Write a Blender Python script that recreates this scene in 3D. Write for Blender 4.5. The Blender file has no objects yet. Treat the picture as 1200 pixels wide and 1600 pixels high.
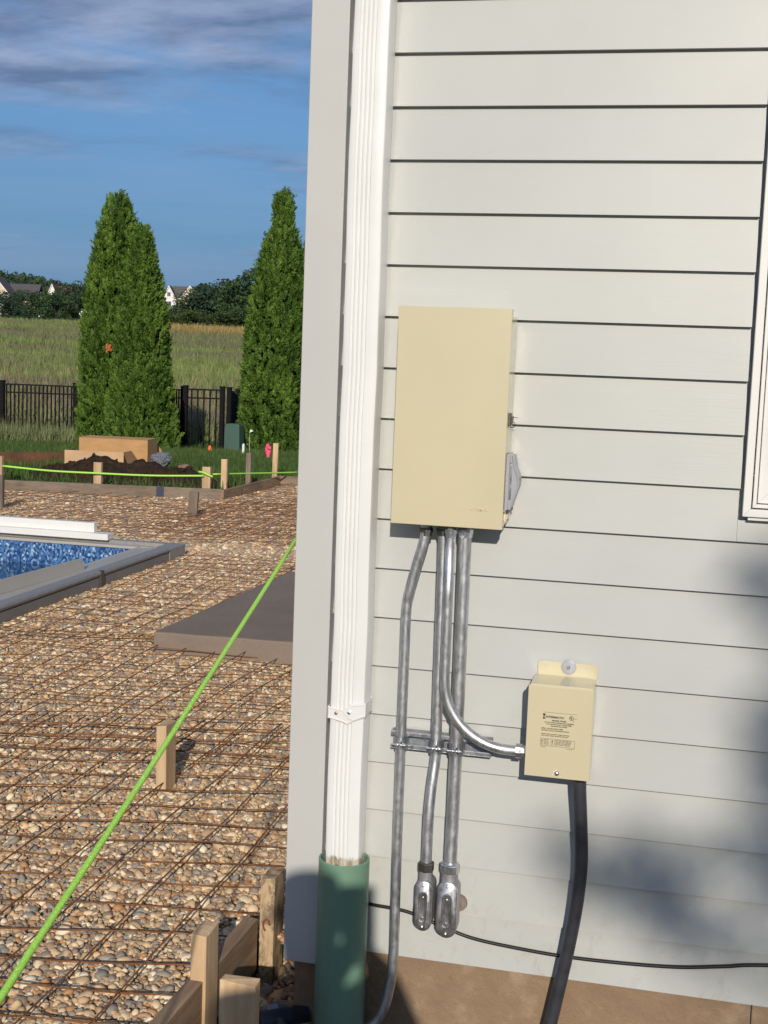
import bpy, math, random
import numpy as np
from mathutils import Vector, Matrix, noise as mnoise
random.seed(7); rng = np.random.default_rng(7)
scene = bpy.context.scene
col = scene.collection

# ------------------------------------------------------------------ camera
F, PITCH, ROLL, YAW = 2053.6, -0.116855, 0.0379817, 0.221842
CAM = np.array([0.0, -2.90235, 1.47525])
_fwd = np.array([-math.sin(YAW)*math.cos(PITCH), math.cos(YAW)*math.cos(PITCH), math.sin(PITCH)])
_rt0 = np.array([math.cos(YAW), math.sin(YAW), 0.0]); _up0 = np.cross(_rt0, _fwd)
_rt = math.cos(ROLL)*_rt0 + math.sin(ROLL)*_up0
_up = -math.sin(ROLL)*_rt0 + math.cos(ROLL)*_up0
cam_data = bpy.data.cameras.new('camera'); cam = bpy.data.objects.new('camera', cam_data); col.objects.link(cam)
M3 = Matrix(((_rt[0], _up[0], -_fwd[0]), (_rt[1], _up[1], -_fwd[1]), (_rt[2], _up[2], -_fwd[2])))
cam.matrix_world = Matrix.Translation(Vector(CAM)) @ M3.to_4x4()
cam_data.sensor_fit = 'VERTICAL'; cam_data.sensor_height = 36.0; cam_data.lens = F/1600*36.0
cam_data.clip_start = 0.02; cam_data.clip_end = 6000
scene.camera = cam
def at(px, py, D):                       # survey helper: a sight line and a measured distance give a place
    p = CAM + D*(_fwd + _rt*(px-600)/F + _up*(800-py)/F)
    return Vector(p)
def project(P):
    d = P - CAM
    w = d @ _fwd
    return 600 + F*(d @ _rt)/w, 800 - F*(d @ _up)/w, w

# ------------------------------------------------------------------ sky, sun, exposure
A = np.array([-0.2035, 0.8990, -0.3877])          # the way sunlight travels
SUN = -A
sun_el = math.asin(SUN[2]); sun_az = math.atan2(SUN[0], SUN[1])
world = bpy.data.worlds.new('World'); scene.world = world; world.use_nodes = True
nt = world.node_tree; N = nt.nodes; L = nt.links; N.clear()
wout = N.new('ShaderNodeOutputWorld'); bg = N.new('ShaderNodeBackground'); bg.inputs['Strength'].default_value = 0.065
sky = N.new('ShaderNodeTexSky'); sky.sky_type = 'NISHITA'; sky.sun_disc = False
sky.sun_elevation = sun_el; sky.sun_rotation = sun_az; sky.air_density = 1.2; sky.dust_density = 0.3; sky.ozone_density = 2.4
tc = N.new('ShaderNodeTexCoord'); sep = N.new('ShaderNodeSeparateXYZ'); L.new(tc.outputs['Generated'], sep.inputs[0])
def wmath(op, a, b=None, c=None):
    n = N.new('ShaderNodeMath'); n.operation = op
    for i, v in enumerate((a, b, c)):
        if v is None: continue
        if isinstance(v, (int, float)): n.inputs[i].default_value = v
        else: L.new(v, n.inputs[i])
    return n.outputs[0]
den = wmath('ADD', wmath('MAXIMUM', sep.outputs['Z'], 0.0), 0.10)
cu = wmath('DIVIDE', sep.outputs['X'], den); cv = wmath('DIVIDE', sep.outputs['Y'], den)
comb = N.new('ShaderNodeCombineXYZ'); L.new(cu, comb.inputs[0]); L.new(cv, comb.inputs[1])
mp = N.new('ShaderNodeMapping'); mp.inputs['Scale'].default_value = (0.62, 1.0, 1.0); mp.inputs['Location'].default_value = (3.1, 1.65, 0.0); mp.inputs['Rotation'].default_value = (0, 0, 0.5)
L.new(comb.outputs[0], mp.inputs['Vector'])
cn = N.new('ShaderNodeTexNoise'); cn.inputs['Scale'].default_value = 1.15; cn.inputs['Detail'].default_value = 10; cn.inputs['Roughness'].default_value = 0.60; cn.inputs['Distortion'].default_value = 0.5
L.new(mp.outputs[0], cn.inputs['Vector'])
cr = N.new('ShaderNodeValToRGB'); cr.color_ramp.elements[0].position = 0.44; cr.color_ramp.elements[0].color = (0, 0, 0, 1); cr.color_ramp.elements[1].position = 0.60; cr.color_ramp.elements[1].color = (1, 1, 1, 1)
zlift = wmath('MINIMUM', wmath('MULTIPLY', wmath('SUBTRACT', sep.outputs['Z'], 0.165), 1.5), 0.11)
L.new(wmath('ADD', cn.outputs['Fac'], zlift), cr.inputs[0])
cn2 = N.new('ShaderNodeTexNoise'); cn2.inputs['Scale'].default_value = 3.4; cn2.inputs['Detail'].default_value = 7; cn2.inputs['Roughness'].default_value = 0.6
L.new(mp.outputs[0], cn2.inputs['Vector'])
cc = N.new('ShaderNodeValToRGB'); cc.color_ramp.elements[0].position = 0.38; cc.color_ramp.elements[0].color = (2.0, 2.75, 4.7, 1); cc.color_ramp.elements[1].position = 0.68; cc.color_ramp.elements[1].color = (6.0, 7.1, 9.8, 1)
L.new(cn2.outputs['Fac'], cc.inputs[0])
wmix = N.new('ShaderNodeMix'); wmix.data_type = 'RGBA'
L.new(wmath('MULTIPLY', cr.outputs[0], 0.80), wmix.inputs['Factor'])
skb = N.new('ShaderNodeVectorMath'); skb.operation = 'MULTIPLY'; skb.inputs[1].default_value = (0.62, 0.98, 1.40)
vmp = N.new('ShaderNodeMapping'); vmp.inputs['Scale'].default_value = (5.0, 5.0, 44.0); L.new(tc.outputs['Generated'], vmp.inputs['Vector'])
vn = N.new('ShaderNodeTexNoise'); vn.inputs['Scale'].default_value = 0.9; vn.inputs['Detail'].default_value = 6; vn.inputs['Roughness'].default_value = 0.55; L.new(vmp.outputs[0], vn.inputs['Vector'])
vc = N.new('ShaderNodeValToRGB'); vc.color_ramp.elements[0].position = 0.35; vc.color_ramp.elements[0].color = (1.35, 2.95, 6.4, 1); vc.color_ramp.elements[1].position = 0.68; vc.color_ramp.elements[1].color = (2.35, 3.6, 6.8, 1); L.new(vn.outputs['Fac'], vc.inputs[0])
vf = N.new('ShaderNodeMapRange'); vf.inputs['From Min'].default_value = 0.0; vf.inputs['From Max'].default_value = 0.24; vf.inputs['To Min'].default_value = 0.92; vf.inputs['To Max'].default_value = 0.15; L.new(sep.outputs['Z'], vf.inputs['Value'])
veil = N.new('ShaderNodeMix'); veil.data_type = 'RGBA'; L.new(vf.outputs[0], veil.inputs['Factor']); L.new(vc.outputs[0], veil.inputs['B'])
L.new(sky.outputs[0], skb.inputs[0]); L.new(skb.outputs[0], veil.inputs['A']); L.new(veil.outputs['Result'], wmix.inputs['A']); L.new(cc.outputs[0], wmix.inputs['B'])
L.new(wmix.outputs['Result'], bg.inputs['Color']); L.new(bg.outputs[0], wout.inputs['Surface'])
sl = bpy.data.lights.new('sun', 'SUN'); sl.energy = 3.8; sl.angle = math.radians(0.53); sl.color = (1.0, 0.915, 0.80)
so = bpy.data.objects.new('sun', sl); col.objects.link(so)
so.rotation_euler = Vector(A).to_track_quat('-Z', 'Y').to_euler(); so.location = (4, -12, 8)
scene.view_settings.view_transform = 'Standard'; scene.view_settings.look = 'None'
scene.view_settings.exposure = 0.0; scene.view_settings.gamma = 1.0
try: scene.view_settings.use_curve_mapping = False
except Exception: pass
scene.render.engine = 'CYCLES'
scene.cycles.use_denoising = True
scene.cycles.max_bounces = 7; scene.cycles.diffuse_bounces = 3; scene.cycles.glossy_bounces = 4; scene.cycles.transmission_bounces = 6; scene.cycles.transparent_max_bounces = 6
scene.cycles.sample_clamp_indirect = 25.0
scene.cycles.blur_glossy = 0.0

# ------------------------------------------------------------------ materials
def srgb(r, g, b):
    f = lambda c: (c/255/12.92) if c/255 <= 0.04045 else ((c/255+0.055)/1.055)**2.4
    return (f(r), f(g), f(b), 1)
class Mat:
    def __init__(s, name, base=(.5, .5, .5, 1), rough=.6, metal=0.0, spec=0.4):
        s.m = bpy.data.materials.new(name); s.m.use_nodes = True
        s.t = s.m.node_tree; s.b = s.t.nodes['Principled BSDF']
        if len(base) == 3: base = (*base, 1)
        s.base = base
        s.b.inputs['Base Color'].default_value = base; s.b.inputs['Roughness'].default_value = rough
        s.b.inputs['Metallic'].default_value = metal; s.b.inputs['Specular IOR Level'].default_value = spec
        s.tc = None; s.h = None
    def n(s, t, **k):
        x = s.t.nodes.new(t)
        for a, v in k.items(): setattr(x, a, v)
        return x
    def coord(s, kind='Object', scale=(1, 1, 1), world=False):
        if world:
            g = s.n('ShaderNodeNewGeometry'); o = g.outputs['Position']
        else:
            c = s.n('ShaderNodeTexCoord'); o = c.outputs[kind]
        m = s.n('ShaderNodeMapping'); m.inputs['Scale'].default_value = scale
        s.t.links.new(o, m.inputs['Vector']); return m.outputs[0]
    def noise(s, scale, detail=4, rough=.55, vec=None, dist=0.0):
        x = s.n('ShaderNodeTexNoise'); x.inputs['Scale'].default_value = scale; x.inputs['Detail'].default_value = detail
        x.inputs['Roughness'].default_value = rough; x.inputs['Distortion'].default_value = dist
        if vec is None: vec = s.coord()
        s.t.links.new(vec, x.inputs['Vector']); return x.outputs['Fac']
    def ramp(s, fac, stops, interp='LINEAR'):
        r = s.n('ShaderNodeValToRGB'); e = r.color_ramp; e.interpolation = interp
        while len(e.elements) < len(stops): e.elements.new(0.5)
        for el, (p, c) in zip(e.elements, stops):
            el.position = p; el.color = c if len(c) == 4 else (*c, 1)
        s.t.links.new(fac, r.inputs[0]); return r.outputs[0]
    def mix(s, fac, a, b, mode='MIX'):
        m = s.n('ShaderNodeMix', data_type='RGBA', blend_type=mode)
        for k, v in (('Factor', fac), ('A', a), ('B', b)):
            if isinstance(v, (int, float)): m.inputs[k].default_value = v
            elif isinstance(v, tuple): m.inputs[k].default_value = v if len(v) == 4 else (*v, 1)
            else: s.t.links.new(v, m.inputs[k])
        return m.outputs['Result']
    def math(s, op, a, b=0.0):
        m = s.n('ShaderNodeMath', operation=op)
        for i, v in enumerate((a, b)):
            if isinstance(v, (int, float)): m.inputs[i].default_value = v
            else: s.t.links.new(v, m.inputs[i])
        return m.outputs[0]
    def color(s, o): s.t.links.new(o, s.b.inputs['Base Color']); return s
    def rough(s, o): s.t.links.new(o, s.b.inputs['Roughness']); return s
    def bump(s, h, strength=.3, dist=.01):
        b = s.n('ShaderNodeBump'); b.inputs['Strength'].default_value = strength; b.inputs['Distance'].default_value = dist
        s.t.links.new(h, b.inputs['Height'])
        if s.h is not None: s.t.links.new(s.h, b.inputs['Normal'])
        s.h = b.outputs[0]; s.t.links.new(s.h, s.b.inputs['Normal']); return s
    def rnd(s): return s.n('ShaderNodeObjectInfo').outputs['Random']
    def attr(s, name): return s.n('ShaderNodeAttribute', attribute_name=name).outputs['Fac']
def scl(c, k): return (c[0]*k, c[1]*k, c[2]*k, 1)

def painted(name, c, rough=.45, var=.06, grain=None, dirt=.0, spec=.4):
    m = Mat(name, c, rough, spec=spec)
    f = m.noise(2.3, 5, .6)
    o = m.ramp(f, [(.3, scl(c, 1-var)), (.7, scl(c, 1+var))])
    r = m.math('MULTIPLY_ADD', m.rnd(), 0.05); 
    if dirt:
        d = m.ramp(m.noise(9, 8, .7, m.coord(scale=(1, 1, .35)), .6), [(.60, (0, 0, 0)), (.78, (1, 1, 1))])
        o = m.mix(m.math('MULTIPLY', d, dirt), o, (c[0]*.55, c[1]*.5, c[2]*.42, 1))
    m.color(o)
    if grain: m.bump(m.noise(grain[0], 4, .6, m.coord(scale=grain[1])), grain[2], .002)
    return m.m
C_SID = (.474, .484, .458, 1)
ms = Mat('siding_paint', C_SID, .42, spec=.35)
_o = ms.ramp(ms.noise(2.0, 6, .6, ms.coord(world=True)), [(.28, scl(C_SID, .95)), (.72, scl(C_SID, 1.05))])
_r = ms.ramp(ms.rnd(), [(0, (.97, .97, .985)), (1, (1.03, 1.025, 1.01))])
_o = ms.mix(1.0, _o, _r, 'MULTIPLY')
_d = ms.ramp(ms.noise(26, 6, .75, ms.coord(scale=(1, 1, 1.6), world=True), 1.2), [(.69, (0, 0, 0)), (.80, (1, 1, 1))])
_o = ms.mix(ms.math('MULTIPLY', _d, .22), _o, (.33, .28, .21, 1))
_z = ms.n('ShaderNodeSeparateXYZ'); ms.t.links.new(ms.coord(world=True), _z.inputs[0])
_h = ms.n('ShaderNodeMapRange'); _h.inputs['From Min'].default_value = .06; _h.inputs['From Max'].default_value = .40; _h.inputs['To Min'].default_value = 1.0; _h.inputs['To Max'].default_value = 0.0; ms.t.links.new(_z.outputs['Z'], _h.inputs['Value'])
_s = ms.ramp(ms.noise(30, 8, .78, ms.coord(scale=(1, 1, .6), world=True), 1.0), [(.54, (0, 0, 0)), (.72, (1, 1, 1))])      # rain-splash soil low on the wall
_o = ms.mix(ms.math('MULTIPLY', ms.math('MULTIPLY', _s, _h.outputs[0]), .40), _o, (.24, .19, .13, 1)); ms.color(_o)
ms.bump(ms.noise(40, 6, .7, ms.coord(scale=(.12, 1, 5), world=True), .6), .12, .002)
ms.bump(ms.noise(3.0, 2, .5, ms.coord(scale=(1, 1, 2.5), world=True)), .10, .010)
M_SIDING = ms.m
M_TRIM = painted('corner_trim_paint', (.490, .490, .470, 1), .5, .04, (40, (4, 4, .3), .03), .10)
M_WHITE = painted('white_vinyl', (.74, .73, .69, 1), .38, .03)
def downspout_mat():
    m = Mat('white_downspout_enamel', (.80, .79, .74, 1), .34, spec=.45)
    o = m.ramp(m.noise(5, 5, .6), [(.3, (.69, .695, .67)), (.7, (.755, .76, .735))])
    z = m.n('ShaderNodeSeparateXYZ'); m.t.links.new(m.coord(world=True), z.inputs[0])
    hz = m.math('MULTIPLY_ADD', z.outputs['Z'], -26.0); m.t.nodes[-1]
    hz.node.inputs[2].default_value = 9.15                        # bare patch at the cut bottom end
    wn = m.math('MULTIPLY', m.noise(55, 5, .7, m.coord(scale=(1, 1, .35), world=True)), 1.3)
    f = m.ramp(m.math('ADD', hz, m.math('SUBTRACT', wn, .75)), [(.42, (0, 0, 0)), (.60, (1, 1, 1))])
    bare = m.ramp(m.noise(70, 6, .7, m.coord(scale=(1, 1, .2), world=True)), [(.3, (.16, .12, .08)), (.55, (.50, .44, .34)), (.75, (.66, .62, .54))])
    o = m.mix(f, o, bare)
    sp = m.ramp(m.noise(48, 4, .7, m.coord(world=True)), [(.73, (0, 0, 0)), (.78, (1, 1, 1))])
    o = m.mix(m.math('MULTIPLY', sp, .35), o, (.45, .38, .30, 1))
    m.color(o); m.bump(m.noise(14, 3), .05, .003); return m.m
M_DOWN = downspout_mat()
def pvc(name, c):
    m = Mat(name, c, .36, spec=.45)
    o = m.ramp(m.noise(7, 5, .6, m.coord(scale=(1, 1, .3))), [(.3, scl(c, .88)), (.7, scl(c, 1.1))])
    s2 = m.ramp(m.noise(30, 6, .75, m.coord(scale=(1, 1, .5)), .8), [(.66, (0, 0, 0)), (.76, (1, 1, 1))])
    m.color(m.mix(m.math('MULTIPLY', s2, .50), o, (.12, .11, .08, 1))); m.bump(m.noise(25, 3), .04, .003); return m.m
M_GREEN = pvc('green_sewer_pipe', (.150, .262, .180, 1))
def box_paint(name, c):
    m = Mat(name, c, .40, spec=.5)
    o = m.ramp(m.noise(4, 6, .6), [(.3, scl(c, .965)), (.7, scl(c, 1.03))])
    sc = m.ramp(m.noise(18, 8, .8, None, 2.0), [(.70, (0, 0, 0)), (.76, (1, 1, 1))])
    m.color(m.mix(m.math('MULTIPLY', sc, .22), o, (.76, .70, .54, 1)))
    m.b.inputs['Coat Weight'].default_value = .8; m.b.inputs['Coat Roughness'].default_value = .13
    m.bump(m.noise(260, 2, .5), .05, .0005); m.bump(m.noise(5, 2), .035, .01); return m.m
M_BEIGE = box_paint('beige_enamel', (.585, .522, .342, 1))
def galv(name, c=(.57, .58, .59, 1), rough=.42, blotch=.60, metal=.92):
    m = Mat(name, c, rough, metal)
    f = m.noise(75, 7, .72, m.coord(scale=(1, 1, .22), world=True), .9)
    o = m.ramp(f, [(.32, scl(c, blotch)), (.50, c), (.68, scl(c, 1.35))])
    m.color(o); m.rough(m.ramp(m.noise(60, 5, .7, m.coord(world=True)), [(.3, (rough-.08,)*3), (.7, (rough+.14,)*3)]))
    m.bump(m.noise(90, 4, .6, m.coord(world=True)), .07, .001); return m.m
M_GALV = galv('galvanised_steel'); M_GALVD = galv('galvanised_strut', (.40, .42, .45, 1), .42, .6)
M_CAST = galv('cast_aluminium', (.36, .36, .37, 1), .48, .75, .6)
M_POLISH = galv('polished_cover_plate', (.46, .46, .47, 1), .33, .42)
M_CHROME = galv('zinc_hardware', (.62, .63, .66, 1), .25, .7)
M_GREYAL = painted('grey_cover_paint', (.36, .37, .39, 1), .35, .06)
M_DARKMET = galv('dark_hardware', (.16, .15, .13, 1), .45, .5)
M_RUSTSCREW = galv('rusty_screw', (.42, .24, .14, 1), .55, .5)
def rubber(name, c, rough=.5):
    m = Mat(name, c, rough, spec=.4); m.color(m.ramp(m.noise(22, 5, .65), [(.3, scl(c, .7)), (.7, scl(c, 1.5))])); return m.m
M_FLEX = rubber('grey_black_flex_jacket', (.032, .034, .040, 1), .42)
M_CABLE = rubber('black_cable_jacket', (.012, .012, .013, 1), .4)
M_DRAIN = rubber('dark_plastic_fitting', (.030, .032, .045, 1), .4)
M_BLACKPAINT = rubber('black_fence_paint', (.007, .007, .008, 1), .65); M_BLACKPAINT.node_tree.nodes['Principled BSDF'].inputs['Specular IOR Level'].default_value = .15
M_INK = Mat('black_print', (.02, .02, .02, 1), .6).m
def concrete(name, a, b, scale=6):
    m = Mat(name, a, .85, spec=.25)
    o = m.ramp(m.noise(scale, 9, .68, m.coord(world=True)), [(.30, a), (.55, scl(a, 1.18)), (.72, b)])
    pit = m.ramp(m.noise(40, 7, .8, m.coord(world=True), .8), [(.60, (0, 0, 0)), (.68, (1, 1, 1))])
    lt = m.ramp(m.noise(75, 6, .8, m.coord(world=True), .6), [(.62, (0, 0, 0)), (.70, (1, 1, 1))])
    o = m.mix(m.math('MULTIPLY', lt, .45), o, (min(1, b[0]*1.35), min(1, b[1]*1.35), min(1, b[2]*1.4), 1)); m.color(m.mix(m.math('MULTIPLY', pit, .55), o, scl(a, .45))); m.bump(m.noise(48, 8, .75, m.coord(world=True)), .6, .010); return m.m
M_FOUND = concrete('tan_foundation_concrete', (.25, .170, .105, 1), (.40, .295, .195, 1), 9)
M_SLAB = concrete('grey_brown_concrete', (.205, .162, .128, 1), (.255, .205, .165, 1), 3)
def wood(name, a, b, axis=2, rough=.75):
    m = Mat(name, a, rough, spec=.25)
    sc = [14, 14, 14]; sc[axis] = 1.1
    f = m.noise(3.2, 7, .68, m.coord(scale=tuple(sc)), .8)
    o = m.ramp(f, [(.28, a), (.52, tuple((a[i]+b[i])/2 for i in range(3))), (.72, b)])
    k = m.ramp(m.noise(1.7, 3, .5, m.coord(scale=tuple(3.0 if i != axis else 1.5 for i in range(3)))), [(.30, (.68, .64, .60)), (.62, (1.06, 1.05, 1.04))])
    o = m.mix(1.0, o, k, 'MULTIPLY')
    rv = m.ramp(m.rnd(), [(0, (.84, .83, .82)), (1, (1.12, 1.1, 1.06))]); o = m.mix(1.0, o, rv, 'MULTIPLY')
    m.color(o); m.bump(f, .4, .003); return m.m
M_STAKE = wood('fresh_pine', (.45, .305, .175, 1), (.66, .49, .31, 1))
M_STAKEG = wood('weathered_stake', (.16, .125, .095, 1), (.28, .23, .18, 1))
M_BOARD = wood('weathered_form_board', (.165, .128, .100, 1), (.30, .235, .180, 1), 0)
M_BOARDY = wood('weathered_form_board_along', (.20, .135, .085, 1), (.36, .255, .165, 1), 1)
def stained_stake():
    m = Mat('water_stained_pine', (.4, .28, .16, 1), .8, spec=.2)
    f = m.noise(3.2, 7, .68, m.coord(scale=(14, 14, 1.1)), .8)
    o = m.ramp(f, [(.28, (.38, .255, .14)), (.7, (.60, .45, .28))])
    d = m.ramp(m.noise(17, 8, .75, m.coord(scale=(1.5, 1.5, .8)), .5), [(.44, (0, 0, 0)), (.54, (1, 1, 1))])
    o = m.mix(m.math('MULTIPLY', d, .7), o, (.10, .075, .05, 1))
    m.color(o); m.bump(f, .4, .003); return m.m
M_STAIN = stained_stake()
M_KNOT = Mat('rusty_knot', (.20, .065, .022, 1), .8).m
def pebble_mat():
    m = Mat('river_pebble', (.3, .25, .2, 1), .62, spec=.35)
    o = m.ramp(m.rnd(), [(0, (0.390, 0.279, 0.177)), (.12, (0.572, 0.425, 0.268)), (.24, (0.286, 0.222, 0.165)), (.36, (0.676, 0.546, 0.378)), (.46, (0.260, 0.241, 0.220)), (.56, (0.494, 0.356, 0.220)), (.66, (0.780, 0.686, 0.512)), (.74, (0.416, 0.241, 0.116)), (.83, (0.351, 0.305, 0.250)), (.91, (0.650, 0.457, 0.275)), (1, (0.520, 0.444, 0.348))], 'CONSTANT')
    v = m.ramp(m.noise(55, 5, .65), [(.3, (.86, .815, .75)), (.7, (1.20, 1.145, 1.06))])
    m.color(m.mix(1.0, o, v, 'MULTIPLY')); m.bump(m.noise(90, 4, .6), .25, .002); return m.m
M_PEBBLE = pebble_mat()
def bed_mat():
    m = Mat('gravel_bed_dirt', (.2, .16, .12, 1), .95, spec=.1)
    m.color(m.ramp(m.noise(60, 6, .7, m.coord(world=True)), [(.3, (.07, .055, .04)), (.55, (.20, .155, .11)), (.75, (.34, .27, .19))])); m.bump(m.noise(50, 6, .7, m.coord(world=True)), .8, .02); return m.m
M_BED = bed_mat()
def rust():
    m = Mat('rusted_wire', (.12, .055, .025, 1), .85, .0, .25)
    m.color(m.ramp(m.noise(16, 6, .7, m.coord(world=True)), [(.3, (.075, .036, .018)), (.5, (.200, .085, .032)), (.7, (.32, .150, .055))])); m.bump(m.noise(200, 3), .3, .001); return m.m
M_RUST = rust()
_ms = Mat('lime_green_cord', (.40, .78, .10, 1), .6); _ms.color(_ms.ramp(_ms.noise(220, 3, .6, _ms.coord(world=True)), [(.3, (.33, .68, .07)), (.7, (.48, .86, .14))])); _ms.bump(_ms.noise(400, 2, .5, _ms.coord(world=True)), .5, .002); M_STRING = _ms.m
def liner():
    m = Mat('blue_mosaic_liner', (.1, .2, .45, 1), .35)
    v = m.n('ShaderNodeTexVoronoi', feature='F1', distance='CHEBYCHEV'); v.inputs['Scale'].default_value = 78; v.inputs['Randomness'].default_value = .75
    m.t.links.new(m.coord(scale=(1, 1, .75), world=True), v.inputs['Vector'])
    s = m.n('ShaderNodeSeparateColor'); m.t.links.new(v.outputs['Color'], s.inputs[0])
    m.color(m.ramp(s.outputs[0], [(0, (.018, .050, .15)), (.25, (.045, .115, .28)), (.5, (.08, .185, .38)), (.7, (.17, .31, .49)), (.85, (.03, .075, .21)), (.94, (.38, .49, .58))], 'CONSTANT')); return m.m
M_LINER = liner()
def water():
    m = Mat('pool_water', (.020, .065, .14, 1), .04, spec=.5)
    m.bump(m.noise(5, 3, .5, m.coord(world=True)), .10, .02); return m.m
M_WATER = water()
M_COPE = galv('grey_pool_track', (.27, .26, .245, 1), .42, .85, .15)
M_COPEL = painted('pale_track_inner', (.40, .38, .34, 1), .45, .06)
M_COPED = painted('dark_track_skirt', (.20, .195, .185, 1), .55, .12)
def soil():
    m = Mat('dark_topsoil', (.04, .028, .02, 1), .95, spec=.1)
    m.color(m.ramp(m.noise(13, 8, .75, m.coord(world=True)), [(.3, (.026, .017, .011)), (.6, (.075, .048, .030)), (.8, (.18, .12, .075))])); m.bump(m.noise(22, 7, .75, m.coord(world=True)), 1.0, .05); return m.m
M_SOIL = soil()
def card(name, c):
    m = Mat(name, c, .8, spec=.2)
    m.color(m.ramp(m.noise(5, 6, .6, m.coord(scale=(1, 1, 3))), [(.3, scl(c, .85)), (.7, scl(c, 1.08))])); return m.m
M_CARD = card('corrugated_cardboard', (.50, .285, .125, 1)); M_CARDIN = card('cardboard_inside_shade', (.36, .20, .09, 1))
M_BROWN = wood('red_brown_plank', (.10, .048, .026, 1), (.18, .09, .048, 1), 0)
def plastic_bag():
    m = Mat('crumpled_plastic', (.40, .42, .45, 1), .22, spec=.6)
    m.color(m.ramp(m.noise(9, 6, .7), [(.40, (.10, .11, .12)), (.6, (.35, .38, .42)), (.75, (.80, .82, .84))])); m.bump(m.noise(12, 4), .8, .05); return m.m
M_BAG = plastic_bag()
M_UTIL = painted('utility_green', (.055, .105, .085, 1), .5, .08)
M_ORANGE = Mat('orange_plastic', (.85, .14, .02, 1), .5).m
M_PINK = Mat('pink_ribbon', (.90, .09, .22, 1), .6).m
M_WHITEP = Mat('white_plastic', (.75, .74, .70, 1), .5).m
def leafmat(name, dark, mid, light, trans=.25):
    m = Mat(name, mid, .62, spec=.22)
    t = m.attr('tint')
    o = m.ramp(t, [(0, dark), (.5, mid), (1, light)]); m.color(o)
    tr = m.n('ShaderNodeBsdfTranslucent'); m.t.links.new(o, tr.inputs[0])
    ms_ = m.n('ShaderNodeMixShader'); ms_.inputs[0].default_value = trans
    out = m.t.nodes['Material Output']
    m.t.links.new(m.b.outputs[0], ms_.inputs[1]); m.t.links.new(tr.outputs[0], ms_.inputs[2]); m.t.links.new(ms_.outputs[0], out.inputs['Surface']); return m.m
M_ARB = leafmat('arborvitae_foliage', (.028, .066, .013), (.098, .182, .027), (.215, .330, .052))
M_TREE = leafmat('deciduous_foliage', (.022, .048, .021), (.054, .100, .040), (.115, .180, .065))
M_TREEL = leafmat('pale_scrub_foliage', (.035, .06, .018), (.075, .115, .032), (.14, .18, .055))
M_TREED = leafmat('dark_evergreen_foliage', (.021, .043, .028), (.042, .077, .046), (.082, .130, .070))
M_BARK = wood('tree_bark', (.06, .045, .035, 1), (.14, .11, .085, 1))
def grassmat(name, stops, trans=.2, sc=.02):
    m = Mat(name, (.1, .12, .04, 1), .75, spec=.15)
    f = m.noise(sc, 5, .62, m.coord(scale=(.45, 1.5, 1), world=True), .5)
    o = m.ramp(f, stops)
    rv = m.ramp(m.rnd(), [(0, (.72, .74, .7)), (1, (1.25, 1.2, 1.15))]); o = m.mix(1.0, o, rv, 'MULTIPLY')
    m.color(o)
    tr = m.n('ShaderNodeBsdfTranslucent'); m.t.links.new(o, tr.inputs[0]); ms_ = m.n('ShaderNodeMixShader'); ms_.inputs[0].default_value = trans
    out = m.t.nodes['Material Output']
    m.t.links.new(m.b.outputs[0], ms_.inputs[1]); m.t.links.new(tr.outputs[0], ms_.inputs[2]); m.t.links.new(ms_.outputs[0], out.inputs['Surface']); return m.m
FIELD_STOPS = [(.30, (.150, .240, .070)), (.41, (.260, .330, .105)), (.49, (.215, .260, .100)), (.55, (.225, .190, .145)), (.60, (.200, .260, .085)), (.68, (.290, .330, .120)), (.78, (.52, .45, .20))]
M_FIELD = grassmat('meadow_grass', FIELD_STOPS, .2, .03)
M_STRAW = grassmat('ripe_straw', [(.3, (.34, .25, .10)), (.7, (.44, .33, .135))], .2, .1)
M_LAWN = grassmat('lawn_grass', [(.3, (.050, .100, .026)), (.55, (.090, .145, .042)), (.75, (.135, .180, .062))], .25, .35)
M_WEED = grassmat('tall_weeds', [(.3, (.14, .18, .08)), (.7, (.27, .30, .15))], .25, .5)
def ground_mat():
    m = Mat('field_ground', (.1, .1, .05, 1), .95, spec=.1)
    far = m.ramp(m.noise(.03, 5, .62, m.coord(scale=(.45, 1.5, 1), world=True), .5), [(p, tuple(v*.8 for v in c)) for p, c in FIELD_STOPS])
    fine = m.ramp(m.noise(1.4, 7, .75, m.coord(world=True)), [(.3, (.6, .6, .6)), (.7, (1.25, 1.25, 1.2))])
    m.color(m.mix(1.0, far, fine, 'MULTIPLY')); m.bump(m.noise(3, 6, .7, m.coord(world=True)), .6, .2); return m.m
M_GROUND = ground_mat()
M_DIRT = bed_mat()

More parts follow.
